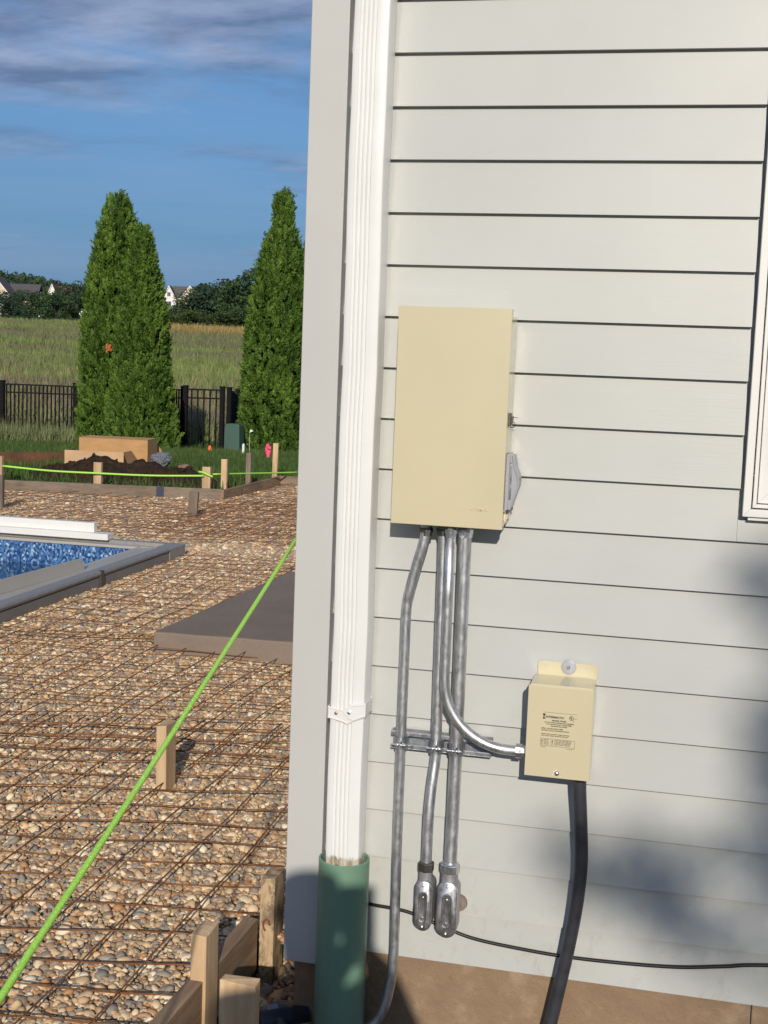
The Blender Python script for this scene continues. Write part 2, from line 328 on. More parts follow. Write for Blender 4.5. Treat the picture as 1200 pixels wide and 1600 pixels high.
# ------------------------------------------------------------------ geometry helpers
class MB:
    def __init__(s): s.v = []; s.f = []
    def add(s, vs, fs):
        o = len(s.v); s.v.extend([tuple(map(float, p)) for p in vs]); s.f.extend([tuple(i+o for i in q) for q in fs]); return s
    def box(s, lo, hi, M=None):
        x0, y0, z0 = lo; x1, y1, z1 = hi
        vs = [(x0, y0, z0), (x1, y0, z0), (x1, y1, z0), (x0, y1, z0), (x0, y0, z1), (x1, y0, z1), (x1, y1, z1), (x0, y1, z1)]
        if M is not None: vs = [M @ Vector(p) for p in vs]
        return s.add(vs, [(0, 3, 2, 1), (4, 5, 6, 7), (0, 1, 5, 4), (1, 2, 6, 5), (2, 3, 7, 6), (3, 0, 4, 7)])
    def prism(s, poly, lo, hi, axis='y'):                # poly in the two other axes
        n = len(poly)
        def mk(p, t):
            return {'x': (t, p[0], p[1]), 'y': (p[0], t, p[1]), 'z': (p[0], p[1], t)}[axis]
        vs = [mk(p, lo) for p in poly] + [mk(p, hi) for p in poly]
        return s.add(vs, [tuple(range(n)), tuple(range(2*n-1, n-1, -1))] + [(i, i+n, (i+1) % n+n, (i+1) % n) for i in range(n)])
    def tube(s, path, r, sides=12, cap=True):
        path = [Vector(p) for p in path]; n = len(path)
        rr = r if isinstance(r, (list, tuple)) else [r]*n
        t = [(path[min(i+1, n-1)]-path[max(i-1, 0)]).normalized() for i in range(n)]
        ref = Vector((0, 1, 0)) if abs(t[0].y) < .9 else Vector((1, 0, 0))
        u = (ref - t[0]*ref.dot(t[0])).normalized(); vs = []
        for i in range(n):
            u = (u - t[i]*u.dot(t[i])).normalized(); w = t[i].cross(u)
            for k in range(sides):
                a = 2*math.pi*k/sides
                vs.append(path[i] + (u*math.cos(a)+w*math.sin(a))*rr[i])
        fs = [(i*sides+k, i*sides+(k+1) % sides, (i+1)*sides+(k+1) % sides, (i+1)*sides+k) for i in range(n-1) for k in range(sides)]
        if cap: fs += [tuple(range(sides-1, -1, -1)), tuple((n-1)*sides+k for k in range(sides))]
        return s.add(vs, fs)
    def build(s, name, mat, parent=None, smooth=False, bevel=0, angle=40):
        me = bpy.data.meshes.new(name); me.from_pydata(s.v, [], s.f); me.materials.append(mat)
        import bmesh
        b = bmesh.new(); b.from_mesh(me); bmesh.ops.recalc_face_normals(b, faces=b.faces); b.to_mesh(me); b.free()
        if smooth: me.shade_smooth(); 
        if smooth and angle:
            try: me.set_sharp_from_angle(angle=math.radians(angle))
            except Exception: pass
        o = bpy.data.objects.new(name, me); col.objects.link(o)
        if bevel:
            md = o.modifiers.new('bevel', 'BEVEL'); md.width = bevel; md.segments = 2; md.limit_method = 'ANGLE'; md.angle_limit = math.radians(40)
        if parent is not None: adopt(o, parent)
        return o
def world_loc(o):
    l = Vector(o.location)
    while o.parent is not None: o = o.parent; l += Vector(o.location)
    return l
def adopt(o, parent):
    o.parent = parent; o.location = Vector(o.location) - world_loc(parent)
def tag(o, label, cat, group=None, kind=None):
    if label: o['label'] = label
    if cat: o['category'] = cat
    if group: o['group'] = group
    if kind: o['kind'] = kind
    return o
def thing(name, label, cat, loc=(0, 0, 0), group=None):
    o = bpy.data.objects.new(name, None); col.objects.link(o); o.location = loc; o.empty_display_size = .1
    return tag(o, label, cat, group)
def np_mesh(name, V, Fq, mat, tint=None):
    me = bpy.data.meshes.new(name); k = Fq.shape[1]
    me.vertices.add(len(V)); me.vertices.foreach_set('co', V.astype(np.float32).ravel())
    me.loops.add(Fq.size); me.loops.foreach_set('vertex_index', Fq.astype(np.int32).ravel())
    me.polygons.add(len(Fq)); me.polygons.foreach_set('loop_start', np.arange(0, Fq.size, k, dtype=np.int32))
    try: me.polygons.foreach_set('loop_total', np.full(len(Fq), k, dtype=np.int32))
    except Exception: pass
    me.update(calc_edges=True); me.materials.append(mat)
    if tint is not None:
        a = me.attributes.new('tint', 'FLOAT', 'POINT'); a.data.foreach_set('value', tint.astype(np.float32))
    return me
def mesh_object(name, me, parent=None):
    o = bpy.data.objects.new(name, me); col.objects.link(o)
    if parent is not None: adopt(o, parent)
    return o
def text_mesh(name, body, size, origin, mat, parent, align='LEFT', extrude=.0003, sx=1.0, off=0.0):
    cu_ = bpy.data.curves.new(name, 'FONT'); cu_.body = body; cu_.size = size; cu_.align_x = align; cu_.extrude = extrude; cu_.resolution_u = 2; cu_.offset = off
    tmp = bpy.data.objects.new('tmp_text', cu_); col.objects.link(tmp)
    dg = bpy.context.evaluated_depsgraph_get(); me = bpy.data.meshes.new_from_object(tmp.evaluated_get(dg))
    bpy.data.objects.remove(tmp); bpy.data.curves.remove(cu_)
    me.transform(Matrix(((sx, 0, 0, 0), (0, 0, -1, 0), (0, 1, 0, 0), (0, 0, 0, 1)))); me.transform(Matrix.Translation(Vector(origin)))
    me.materials.clear(); me.materials.append(mat); me.name = name
    o = bpy.data.objects.new(name, me); col.objects.link(o); adopt(o, parent); return o
def arc(cx, cz, y, R, a0, a1, n=12):
    return [(cx+R*math.cos(math.radians(a0+(a1-a0)*i/n)), y, cz+R*math.sin(math.radians(a0+(a1-a0)*i/n))) for i in range(n+1)]
def spline(pts, n=10):
    P = [Vector(p) for p in pts]; P = [P[0]*2-P[1]] + P + [P[-1]*2-P[-2]]; out = []
    for i in range(1, len(P)-2):
        for k in range(n):
            t = k/n; a, b, c, d = P[i-1:i+3]
            out.append(.5*((2*b)+(c-a)*t+(2*a-5*b+4*c-d)*t*t+(3*b-a-3*c+d)*t**3))
    return out + [P[-2]]

# ------------------------------------------------------------------ ground and terrain
PX0, PX1, PY0, PY1 = -9.5, -3.66, -0.6, 5.86          # the pool opening
def depth_of(x, y): return -math.sin(YAW)*x + math.cos(YAW)*(y+2.9)
PROF = [(-60, -.15), (10, -.15), (12.2, -.05), (15.5, -.10), (33, -1.08), (45, -1.12), (70, -.45), (100, .45), (150, 2.2), (220, 4.5), (380, 7.6), (520, 11.0), (900, 14), (5000, 20)]
def ground_z(x, y):
    D = depth_of(x, y)
    z = float(np.interp(D, [p[0] for p in PROF], [p[1] for p in PROF]))
    lat = math.cos(YAW)*x + math.sin(YAW)*(y+2.9)
    if D > 420:                                         # wooded hill to the left
        z += 25*math.exp(-((D-900)/240)**2)*(1/(1+math.exp((lat+215)/28)))
    if D > 34: z += .22*mnoise.noise(Vector((x*.06, y*.06, 0)))*min(1, (D-34)/20)
    return z
xs = sorted(set([-2600, -1600, -1000, -700] + list(range(-500, 520, 20)) + [700, 1200, 2600] + [v*1.0 for v in range(-40, 12, 2)] + [PX0, PX1]))
ys = sorted(set([-400, -150, -60, -30, -15, -8, -4] + [v*1.0 for v in range(-2, 60, 2)] + list(range(60, 200, 8)) + list(range(200, 1100, 25)) + [1300, 1700, 2400, 3600] + [PY0, PY1]))
V = [(x, y, ground_z(x, y)) for y in ys for x in xs]; nx = len(xs); Fq = []
for j in range(len(ys)-1):
    for i in range(nx-1):
        if PX0 <= xs[i] < PX1 and PY0 <= ys[j] < PY1: continue
        Fq.append((j*nx+i, j*nx+i+1, (j+1)*nx+i+1, (j+1)*nx+i))
me = np_mesh('ground', np.array(V), np.array(Fq), M_GROUND); me.shade_smooth()
g = mesh_object('ground', me); g['kind'] = 'structure'
# gravel pad, laid round the pool opening
BED = [(-9.5, -2.2, PX1+.02, PY0), (PX1+.0, -2.2, -1.035, 6.2), (-1.035, .2, -.86, 6.2), (-9.5, PY1, PX1, 6.2), (-9.5, 6.2, -4.53, 9.52), (-4.53, 6.2, -.86, 11.38)]
b = MB()
for x0, y0, x1, y1 in BED: b.add([(x0, y0, -.03), (x1, y0, -.03), (x1, y1, -.03), (x0, y1, -.03)], [(0, 1, 2, 3)])
o = b.build('gravel_bed', M_BED); o['kind'] = 'structure'
b = MB(); b.add([(-1.03, -6, -.135), (6, -6, -.135), (6, .3, -.135), (-1.03, .3, -.135)], [(0, 1, 2, 3)])
o = b.build('dirt_yard', M_DIRT); o['kind'] = 'structure'

def instancer(name, pts, rot, scale, protos, label, cat, idx=None):
    """scatter: one mesh of points, each carrying one of the prototype meshes"""
    me = bpy.data.meshes.new(name); n = len(pts)
    me.vertices.add(n); me.vertices.foreach_set('co', pts.astype(np.float32).ravel())
    for nm, arr in (('rot', rot), ('scl', scale)):
        a = me.attributes.new(nm, 'FLOAT_VECTOR', 'POINT'); a.data.foreach_set('vector', arr.astype(np.float32).ravel())
    a = me.attributes.new('pick', 'INT', 'POINT'); a.data.foreach_set('value', (rng.integers(0, len(protos), n) if idx is None else idx).astype(np.int32))
    o = bpy.data.objects.new(name, me); col.objects.link(o); tag(o, label, cat, None, 'stuff')
    pc = bpy.data.collections.new(name+'_shapes')
    for p in protos: pc.objects.link(p)
    ng = bpy.data.node_groups.new(name+'_scatter', 'GeometryNodeTree')
    ng.interface.new_socket('Geometry', in_out='INPUT', socket_type='NodeSocketGeometry'); ng.interface.new_socket('Geometry', in_out='OUTPUT', socket_type='NodeSocketGeometry')
    gi = ng.nodes.new('NodeGroupInput'); go = ng.nodes.new('NodeGroupOutput'); ip = ng.nodes.new('GeometryNodeInstanceOnPoints')
    ci = ng.nodes.new('GeometryNodeCollectionInfo'); ci.inputs['Collection'].default_value = pc; ci.inputs['Separate Children'].default_value = True; ci.inputs['Reset Children'].default_value = True
    def na(nm, t):
        x = ng.nodes.new('GeometryNodeInputNamedAttribute'); x.data_type = t; x.inputs['Name'].default_value = nm; return x.outputs['Attribute']
    ip.inputs['Pick Instance'].default_value = True
    ng.links.new(gi.outputs[0], ip.inputs['Points']); ng.links.new(ci.outputs[0], ip.inputs['Instance'])
    ng.links.new(na('pick', 'INT'), ip.inputs['Instance Index'])
    e2r = ng.nodes.new('FunctionNodeEulerToRotation'); ng.links.new(na('rot', 'FLOAT_VECTOR'), e2r.inputs[0]); ng.links.new(e2r.outputs[0], ip.inputs['Rotation'])
    ng.links.new(na('scl', 'FLOAT_VECTOR'), ip.inputs['Scale']); ng.links.new(ip.outputs[0], go.inputs[0])
    md = o.modifiers.new('scatter', 'NODES'); md.node_group = ng
    return o
def pebble_protos():
    import bmesh
    out = []
    for k in range(12):
        b = bmesh.new(); bmesh.ops.create_icosphere(b, subdivisions=2, radius=1.0)
        ax = (random.uniform(.85, 1.25), random.uniform(.65, .95), random.uniform(.42, .68)); sd = random.uniform(0, 99)
        for v in b.verts:
            q = v.co*.9; v.co *= 1 + .30*mnoise.noise(Vector((q.x+sd, q.y, q.z))) + .20*mnoise.noise(Vector((q.x*2.1, q.y*2.1+sd, q.z*2.1)))
            v.co.x *= ax[0]; v.co.y *= ax[1]; v.co.z *= ax[2]
        me = bpy.data.meshes.new('pebble'); b.to_mesh(me); b.free(); me.shade_smooth(); me.materials.append(M_PEBBLE)
        out.append(bpy.data.objects.new('pebble', me))
    return out
PEB = pebble_protos()
def in_bed(x, y):
    m = np.zeros(len(x), bool)
    for x0, y0, x1, y1 in BED: m |= (x > x0+.01) & (x < x1-.005) & (y > y0) & (y < y1)
    m &= ~((x > -2.44) & (x < -.9) & (y > 3.06) & (y < 5.02))
    return m
allp, allr, alls = [], [], []
def pebble_zone(x0, x1, y0, y1, pitch, size, z, bed=True):
    gx, gy = np.meshgrid(np.arange(x0, x1, pitch), np.arange(y0, y1, pitch*.87)); gx[1::2] += pitch/2
    x = gx.ravel() + rng.normal(0, pitch*.24, gx.size); y = gy.ravel() + rng.normal(0, pitch*.24, gx.size)
    keep = in_bed(x, y) if bed else np.ones(len(x), bool)
    P = np.stack([x, y, np.full(len(x), z)], 1)
    u, v, w = project(P); keep &= (u > -620) & (u < 1000) & (v < 2000) & (w > .3)
    P = P[keep]; n = len(P)
    s = size*rng.lognormal(0, .36, n).clip(.42, 2.2)
    P[:, 2] += rng.uniform(-.006, .006, n) + .010*np.sin(P[:, 0]*2.1+1)*np.cos(P[:, 1]*1.7) - .002
    allp.append(P); alls.append(np.repeat(s[:, None], 3, 1)); allr.append(np.stack([rng.normal(0, .38, n), rng.normal(0, .38, n), rng.uniform(0, 6.28, n)], 1))
pebble_zone(-5.2, -.86, -1.6, 3.2, .0128, .0094, -.016)
pebble_zone(-8.0, -.86, 3.2, 6.4, .0158, .0116, -.016)
pebble_zone(-9.4, -.86, 6.4, 11.4, .0210, .0155, -.017)
pebble_zone(-.985, -.6, -.55, .35, .0170, .0125, -.125, False)
instancer('gravel', np.concatenate(allp), np.concatenate(allr), np.concatenate(alls), PEB, 'mixed tan and grey river gravel filling the formed pad around the pool', 'gravel')

# ------------------------------------------------------------------ house
EXP = 0.1143
def line_z(k): return 2.14 - k*EXP
house = thing('house', 'house wall of pale grey horizontal lap siding with white window', 'house', (-.85, 0, -.15))
WX0, WX1, WZ0, WZ1 = .132, 1.02, 1.168, 2.52
def plank(x0, x1, z0, z1=None):
    z1 = z0+EXP+.016 if z1 is None else z1
    t = (z1-z0)/(EXP+.016)
    MB().prism([(0, z0), (.0155, z0), (.0165, z1), (.0155*t-.0005, z1)], x0, x1, 'x').build('siding_board', M_SIDING, house)
RX = 3.4
for k in range(17, -8, -1):
    z0 = line_z(k); z1 = z0+EXP+.016
    if z1 > WZ0-.004 and z0 < WZ1+.004:
        if z0 < WZ0-.012: plank(-.772, WX0-.008, z0); plank(WX0-.008+.0005, WX1+.008, z0, WZ0-.010); plank(WX1+.0085, RX, z0)
        else: plank(-.772, WX0-.0065, z0); plank(WX1+.008, RX, z0)
    else: plank(-.772, RX, z0)
# bottom course stands a little proud as a starter board
MB().prism([(.001, .075), (.0155, .075), (.0158, line_z(17)+.012), (.0150, line_z(17)+.012)], -.772, RX, 'x').build('siding_board', M_SIDING, house, bevel=.0008)
MB().box((-.84, .0170, .0), (RX, 4.5, 3.05)).build('wall_core', M_TRIM, house)
MB().box((-.853, -.030, .040), (-.766, .0135, 3.05)).build('corner_board', M_TRIM, house, bevel=.002)
MB().box((-.8525, .0137, .040), (-.8405, .085, 3.05)).build('corner_board', M_TRIM, house, bevel=.002)
for k in range(17, -8, -1):                           # the side wall round the corner
    z0 = line_z(k)
    MB().prism([(-.8520, z0), (-.8402, z0), (-.8402, z0+EXP+.014), (-.8408, z0+EXP+.014)], .0865, 4.5, 'y').build('siding_board', M_SIDING, house)
MB().box((-.835, .006, -.6), (.2245, .3, .0745)).build('foundation_block', M_FOUND, house, bevel=.003)
MB().box((.2275, .006, -.6), (1.62, .3, .0745)).build('foundation_block', M_FOUND, house, bevel=.003)
MB().box((1.623, .006, -.6), (RX, .3, .0745)).build('foundation_block', M_FOUND, house, bevel=.003)
# eave, well above the frame
MB().box((-1.15, -.28, 3.051), (RX+.3, 4.6, 3.075)).build('soffit', M_WHITE, house)
MB().box((-1.15, -.305, 3.03), (RX+.3, -.281, 3.22)).build('fascia', M_WHITE, house)
MB().prism([(-.36, 3.20), (2.2, 4.5), (4.8, 3.2), (4.8, 3.26), (2.2, 4.57), (-.36, 3.26)], -1.2, RX+.35, 'x').build('roof', painted('grey_shingle', (.09, .085, .08, 1), .9, .2), house)
# window
win = thing('window', None, None); del_keys = None
win.parent = house; win.location = Vector((WX0, 0, WZ0)) - Vector(house.location)
def ring(name, x0, x1, z0, z1, w, yf, yb, mat, bevel=.0015):
    m = MB()
    m.prism([(x0, z0), (x1, z0), (x1-w, z0+w), (x0+w, z0+w)], yf, yb); m.prism([(x0, z1), (x1, z1), (x1-w, z1-w), (x0+w, z1-w)], yf, yb)
    m.prism([(x0, z0), (x0, z1), (x0+w, z1-w), (x0+w, z0+w)], yf, yb); m.prism([(x1, z0), (x1, z1), (x1-w, z1-w), (x1-w, z0+w)], yf, yb)
    return m.build(name, mat, win, bevel=bevel)
ring('outer_frame', WX0, WX1, WZ0, WZ1, .0165, -.022, .013, M_WHITE)
ring('inner_frame', WX0+.0195, WX1-.0195, WZ0+.0195, WZ1-.0195, .008, -.018, .013, M_WHITE)
ring('sash', WX0+.0295, WX1-.0295, WZ0+.0295, WZ1-.0295, .055, -.012, .013, M_WHITE)
mg = Mat('window_glass', (.02, .025, .03, 1), .04, spec=.6); MB().box((WX0+.08, .004, WZ0+.08), (WX1-.08, .009, WZ1-.08)).build('pane', mg.m, win)
MB().box((WX0+.012, -.014, WZ0-.0075), (WX1-.012, .011, WZ0-.0005)).build('sill', M_WHITE, win)

# ------------------------------------------------------------------ downspout and green drain pipe
def downspout():
    x0, x1, yf, yb, zb, zt = -.7475, -.6655, -.076, -.017, .306, 3.03
    t = thing('downspout', 'white ribbed metal downspout strapped beside the corner board', 'downspout', (-.706, -.046, zb))
    prof = [(x0, yb), (x0, yf+.008), (x0+.0025, yf+.0025), (x0+.008, yf)]
    w = x1-x0
    for fx in (.24, .36, .48, .60):
        c = x0+w*fx; prof += [(c-.0045, yf), (c-.0025, yf+.0026), (c+.0025, yf+.0026), (c+.0045, yf)]
    prof += [(x1-.008, yf), (x1-.0025, yf+.0025), (x1, yf+.008), (x1, yb)]
    n = len(prof); m = MB()
    zs = [zb] + [zb+(zt-zb)*i/24 for i in range(1, 25)]
    vs = []
    for z in zs:
        j = .0009*math.sin(z*9.3)+.0006*math.sin(z*23)
        for p in prof: vs.append((p[0]+j, p[1]+j*.6, z+(.004*math.sin(p[0]*260) if z == zb else 0)))
    m.add(vs, [(i*n+k, i*n+(k+1) % n, (i+1)*n+(k+1) % n, (i+1)*n+k) for i in range(len(zs)-1) for k in range(n)])
    m.build('pipe', M_DOWN, t, smooth=True, angle=25)
    # two-piece strap
    z = .672; m = MB()
    s = MB()
    s.prism([(x0-.0035, z+.012), (x0-.0035, z-.016), (x0+.034, z-.0235), (x0+.043, z-.028), (x0+.056, z-.020), (x0+.058, z-.004), (x0+.040, z+.002)], yf-.0030, yf-.0008)
    s.prism([(yb, z-.016), (yf-.003, z-.016), (yf-.003, z+.012), (yb, z+.012)], x0-.0038, x0-.0012, 'x')
    band = s.build('strap', M_DOWN, t, bevel=.0008)
    s = MB()
    s.prism([(x1+.0035, z+.027), (x1+.0035, z-.006), (x0+.058, z-.0185), (x0+.046, z-.0135), (x0+.033, z+.001), (x0+.046, z+.017), (x0+.052, z+.0215)], yf-.0062, yf-.0034)
    s.prism([(yb-.0, z-.006), (yf-.006, z-.006), (yf-.006, z+.027), (yb-.0, z+.027)], x1+.0014, x1+.0040, 'x')
    band2 = s.build('strap', M_DOWN, t, bevel=.0010)
    for (px, pz, yy, mm, bb) in ((x0+.017, z-.003, yf-.0032, M_RUSTSCREW, band), (x0+.048, z+.0015, yf-.0064, M_CHROME, band2)):
        MB().tube([(px, yy-.0001, pz), (px, yy-.0022, pz), (px, yy-.003, pz)], [.0040, .0038, .0022], 10).build('screw', mm, bb, smooth=True)
    # embossed edge beads of the strap
    for dz in (-.0135, .0095):
        MB().tube([(x0-.002, yf-.0034, z+dz+.0), (x0+.030, yf-.0034, z+dz-.0065), (x0+.043, yf-.0034, z+dz-.0105 if dz < 0 else z+dz-.0085)], .0013, 6).build('bead', M_DOWN, band, smooth=True)
    MB().tube([(x1+.001, yf-.0066, z+.0225), (x0+.053, yf-.0066, z+.0175)], .0013, 6).build('bead', M_DOWN, band2, smooth=True)
    MB().tube([(x1+.001, yf-.0066, z-.0025), (x0+.058, yf-.0066, z-.0150)], .0013, 6).build('bead', M_DOWN, band2, smooth=True)
downspout()
def green_pipe():
    c = (-.7035, -.0625); R, r, zt, zb = .0590, .0535, .3255, -.6; n = 56; m = MB(); vs = []
    for rad, z in ((R, zb), (R, zt-.0015), (R-.0015, zt), (r+.001, zt), (r, zt-.001), (r, zb)):
        vs += [(c[0]+rad*math.cos(2*math.pi*k/n), c[1]+rad*math.sin(2*math.pi*k/n), z) for k in range(n)]
    m.add(vs, [(i*n+k, i*n+(k+1) % n, (i+1)*n+(k+1) % n, (i+1)*n+k) for i in range(5) for k in range(n)])
    o = m.build('drain_pipe', M_GREEN, None, smooth=True, angle=30); tag(o, 'green plastic drain pipe standing open under the white downspout', 'pipe')
green_pipe()

# ------------------------------------------------------------------ big beige panel
def panel():
    x0, x1, z0, z1, yf = -.6165, -.3700, 1.1150, 1.5880, -.100
    t = thing('electrical_panel', 'tall beige metal electrical panel mounted on the grey siding', 'electrical panel', (-.49, -.05, z0))
    MB().box((x0+.004, -.0695, z0+.006), (x1-.0008, -.0015, z1-.014)).build('enclosure', M_BEIGE, t, bevel=.002)
    m = MB()                                           # pan-shaped cover: face plus folded lips
    m.box((x0, yf, z0), (x1, yf+.0022, z1)); m.box((x0, yf+.0022, z1-.0022), (x1, -.070, z1)); m.box((x0, yf+.0022, z0), (x0+.0022, -.070, z1-.0022)); m.box((x1-.0022, yf+.0022, z0), (x1, -.070, z1-.0022))
    m.box((x0+.0022, yf+.0022, z0+.0005), (x1-.0022, -.084, z0+.0025))
    cv = m.build('cover', M_BEIGE, t, bevel=.0016)
    text_mesh('lettering', 'INTERMATIC', .0088, (-.4420, yf-.0002, 1.1535), M_BEIGE, cv, extrude=.0009, sx=.86, off=.0002)
    MB().prism([(-.4640, 1.1545), (-.4530, 1.1545), (-.4585, 1.1635)], yf-.0006, yf-.0001).build('emblem', M_BEIGE, cv)
    la = MB()                                          # hasp with a padlock ring on the right side
    la.box((x1+.0003, -.078, 1.338), (x1+.0042, -.048, 1.3665)); la.box((x1+.0043, -.070, 1.344), (x1+.0085, -.054, 1.360))
    lt = la.build('latch', M_DARKMET, t, bevel=.001)
    rg = [(x1+.006+.0065*math.cos(a*.52), -.060-.002*math.sin(a), 1.3415+.0065*math.sin(a*.52)) for a in range(13)]
    MB().tube(rg, .0012, 6).build('ring', M_DARKMET, lt, smooth=True)
    MB().tube([(x1+.004, -.062, 1.358), (x1+.013, -.060, 1.3575), (x1+.018, -.060, 1.3565)], .0009, 6).build('pin', M_DARKMET, lt, smooth=True)
    # weatherproof receptacle on the right side
    pl = MB().box((x1+.0002, -.086, 1.150), (x1+.0085, -.016, 1.279)).build('receptacle_plate', M_GREYAL, t, bevel=.003)
    prof = [(x1+.0086, 1.277), (x1+.0150, 1.2765), (x1+.0165, 1.262), (x1+.0195, 1.247), (x1+.0255, 1.233), (x1+.0285, 1.221), (x1+.0270, 1.207), (x1+.0215, 1.190), (x1+.0160, 1.173), (x1+.0125, 1.160), (x1+.0086, 1.158)]
    hd = MB().prism(prof, -.0790, -.0200).build('receptacle_cover', M_GREYAL, pl)
    MB().tube([(p[0], -.0800, p[1]) for p in prof], .0022, 6).build('rim', M_GREYAL, hd, smooth=True)
    MB().box((x1+.0098, -.0815, 1.180), (x1+.0135, -.0792, 1.256)).build('rib', M_CHROME, hd, bevel=.0006)
    MB().box((x1+.0086, -.0840, 1.2600), (x1+.0130, -.0792, 1.2770)).build('tab', M_GREYAL, hd, bevel=.0008)
    MB().tube([(x1+.0085, -.086, 1.1545), (x1+.0085, -.024, 1.1545)], .0046, 8).build('hinge', M_DARKMET, pl, smooth=True)
    MB().prism([(x1+.0004, 1.128), (x1+.0075, 1.138), (x1+.0085, 1.1490), (x1+.0004, 1.1490)], -.080, -.030).build('lower_tab', M_BEIGE, t)
panel()

# ------------------------------------------------------------------ transformer box
def transformer():
    x0, x1, z0, z1, yf = -.2945, -.1540, .5785, .7835, -.100
    t = thing('transformer_box', 'small beige transformer box with printed label on the siding', 'transformer', (-.224, -.05, z0))
    MB().box((x0+.003, -.0985, z0+.004), (x1-.0015, -.0035, z1)).build('enclosure', M_BEIGE, t, bevel=.0015)
    m = MB(); m.box((x0, yf-.0012, z0), (x1, yf+.0008, z1-.003)); m.box((x0, yf+.0008, z0), (x0+.0016, -.082, z1-.003)); m.box((x1-.0016+.0012, yf+.0008, z0), (x1+.0012, -.082, z1-.003))
    cv = m.build('cover', M_BEIGE, t, bevel=.0012)
    fz0, fz1 = z1-.012, z1+.031; fl = MB()
    hx = (x0+.026, x1-.024); import bmesh
    fl.prism([(x0+.008, fz0), (x1+.0, fz0), (x1+.0, fz1-.006), (x1-.005, fz1), (x0+.012, fz1), (x0+.008, fz1-.005)], -.0030, -.0012)
    flo = fl.build('mounting_flange', M_BEIGE, t, bevel=.0005)
    for hxx in hx: MB().tube([(hxx, -.0031, z1+.0205), (hxx, -.0034, z1+.0205)], .0033, 12).build('hole', M_SIDING, flo, smooth=True)
    ws = MB().tube([(-.2175, -.0032, z1+.0215), (-.2175, -.0050, z1+.0215), (-.2175, -.0056, z1+.0215)], [.0170, .0170, .0160], 28).build('washer', M_GREYAL, t, smooth=True)
    MB().tube([(-.2175, -.0056, z1+.0215), (-.2175, -.009, z1+.0215), (-.2175, -.010, z1+.0215)], [.0042, .0040, .0025], 6).build('screw', M_CHROME, ws)
    s1 = MB().tube([(-.2235, yf-.0013, .5895), (-.2235, yf-.0035, .5895), (-.2235, yf-.0052, .5895)], [.0058, .0052, .0030], 12).build('screw', M_CHROME, cv, smooth=True)
    MB().box((-.2270, yf-.0056, .5890), (-.2200, yf-.0050, .5900)).build('slot', M_INK, s1)
    Y = yf-.0013
    def tx(b_, s_, x, z, al='LEFT', sx=1.0, off=0): text_mesh('lettering', b_, s_, (x, Y-.0002, z), M_INK, cv, al, .0001, sx, off)
    MB().box((x0+.034, Y-.0003, .7235), (x0+.108, Y-.0001, .7240)).build('rule', M_INK, cv)
    # stylised initial: two bars and a stem
    g_ = MB(); g_.box((x0+.0340, Y-.0004, .7172), (x0+.0400, Y-.0001, .7205)); g_.box((x0+.0355, Y-.0004, .7112), (x0+.0378, Y-.0001, .7171)); g_.box((x0+.0340, Y-.0004, .7090), (x0+.0398, Y-.0001, .7111)); g_.build('logo', M_INK, cv)
    tx('NTERMATIC', .0063, x0+.0402, .7118, 'LEFT', 1.16, .00022)
    tx('MODEL PX300', .0042, x0+.070, .7050, 'CENTER', 1.15, .00018)
    tx('LOW VOLTAGE LUMINAIRE AND SWIMMING', .0031, x0+.070, .7008, 'CENTER', 1.02, .00012)
    tx('POOL AND SPA LIGHT TRANSFORMER', .0031, x0+.070, .6968, 'CENTER', 1.02, .00012)
    tx('RAINTIGHT ENCLOSURE', .0031, x0+.070, .6928, 'CENTER', 1.02, .00012)
    tx('INPUT:  120 VAC 60 HZ 2.7 AMPS', .0032, x0+.0325, .6868, 'LEFT', 1.0, .00016)
    tx('OUTPUT: 12,13,14 VOLTS 300 WATTS', .0032, x0+.0325, .6826, 'LEFT', 1.12, .00016)
    tx('INSTALLATION OF UNIT TO MEET NATIONAL', .0028, x0+.0325, .6746, 'LEFT', 1.06, .0001)
    tx('AND LOCAL CODES. OUTDOOR USE ONLY', .0028, x0+.0325, .6710, 'LEFT', 1.06, .0001)
    fr = MB(); bx0, bx1, bz0, bz1 = x0+.0315, x0+.1060, .6490, .6655
    for a in ((bx0, bz0, bx1, bz0+.0005), (bx0, bz1-.0005, bx1, bz1), (bx0, bz0+.0005, bx0+.0005, bz1-.0005), (bx1-.0005, bz0+.0005, bx1, bz1-.0005), (x0+.0535, bz0+.0005, x0+.0538, bz1-.0005)):
        fr.box((a[0], Y-.0003, a[1]), (a[2], Y-.0001, a[3]))
    for ax in (x0+.0350, x0+.0572):
        fr.box((ax-.0006, Y-.0004, bz0+.002), (ax+.0006, Y-.0001, bz1-.006)); fr.prism([(ax-.0016, bz1-.006), (ax+.0016, bz1-.006), (ax, bz1-.002)], Y-.0004, Y-.0001)
    fr.build('diagram', M_INK, cv)
    for i, s_ in enumerate(('INPUT BLK', 'LINE 120', 'WHT COM', 'GRD GRN')): tx(s_, .0026, x0+.0385, .6618-i*.0032, 'LEFT', .9, .00006)
    for i, s_ in enumerate(('12V BLUE AND WHITE WIRES 300W', '13V RED AND WHITE WIRES 300W', '14V YEL AND WHITE WIRES 300W', 'CONNECT LOAD TO ONE PAIR')): tx(s_, .0026, x0+.0610, .6618-i*.0032, 'LEFT', .92, .00006)
    tx('158T10303A', .0024, x0+.0320, .6458); tx('MADE IN MEXICO', .0022, x0+.0880, .6455)
    ang = [(x0+.0960+.0042*math.cos(a*math.pi/10), Y-.0002, .7150+.0042*math.sin(a*math.pi/10)) for a in range(21)]
    MB().tube(ang, .00055, 4).build('certification_mark', M_INK, cv)
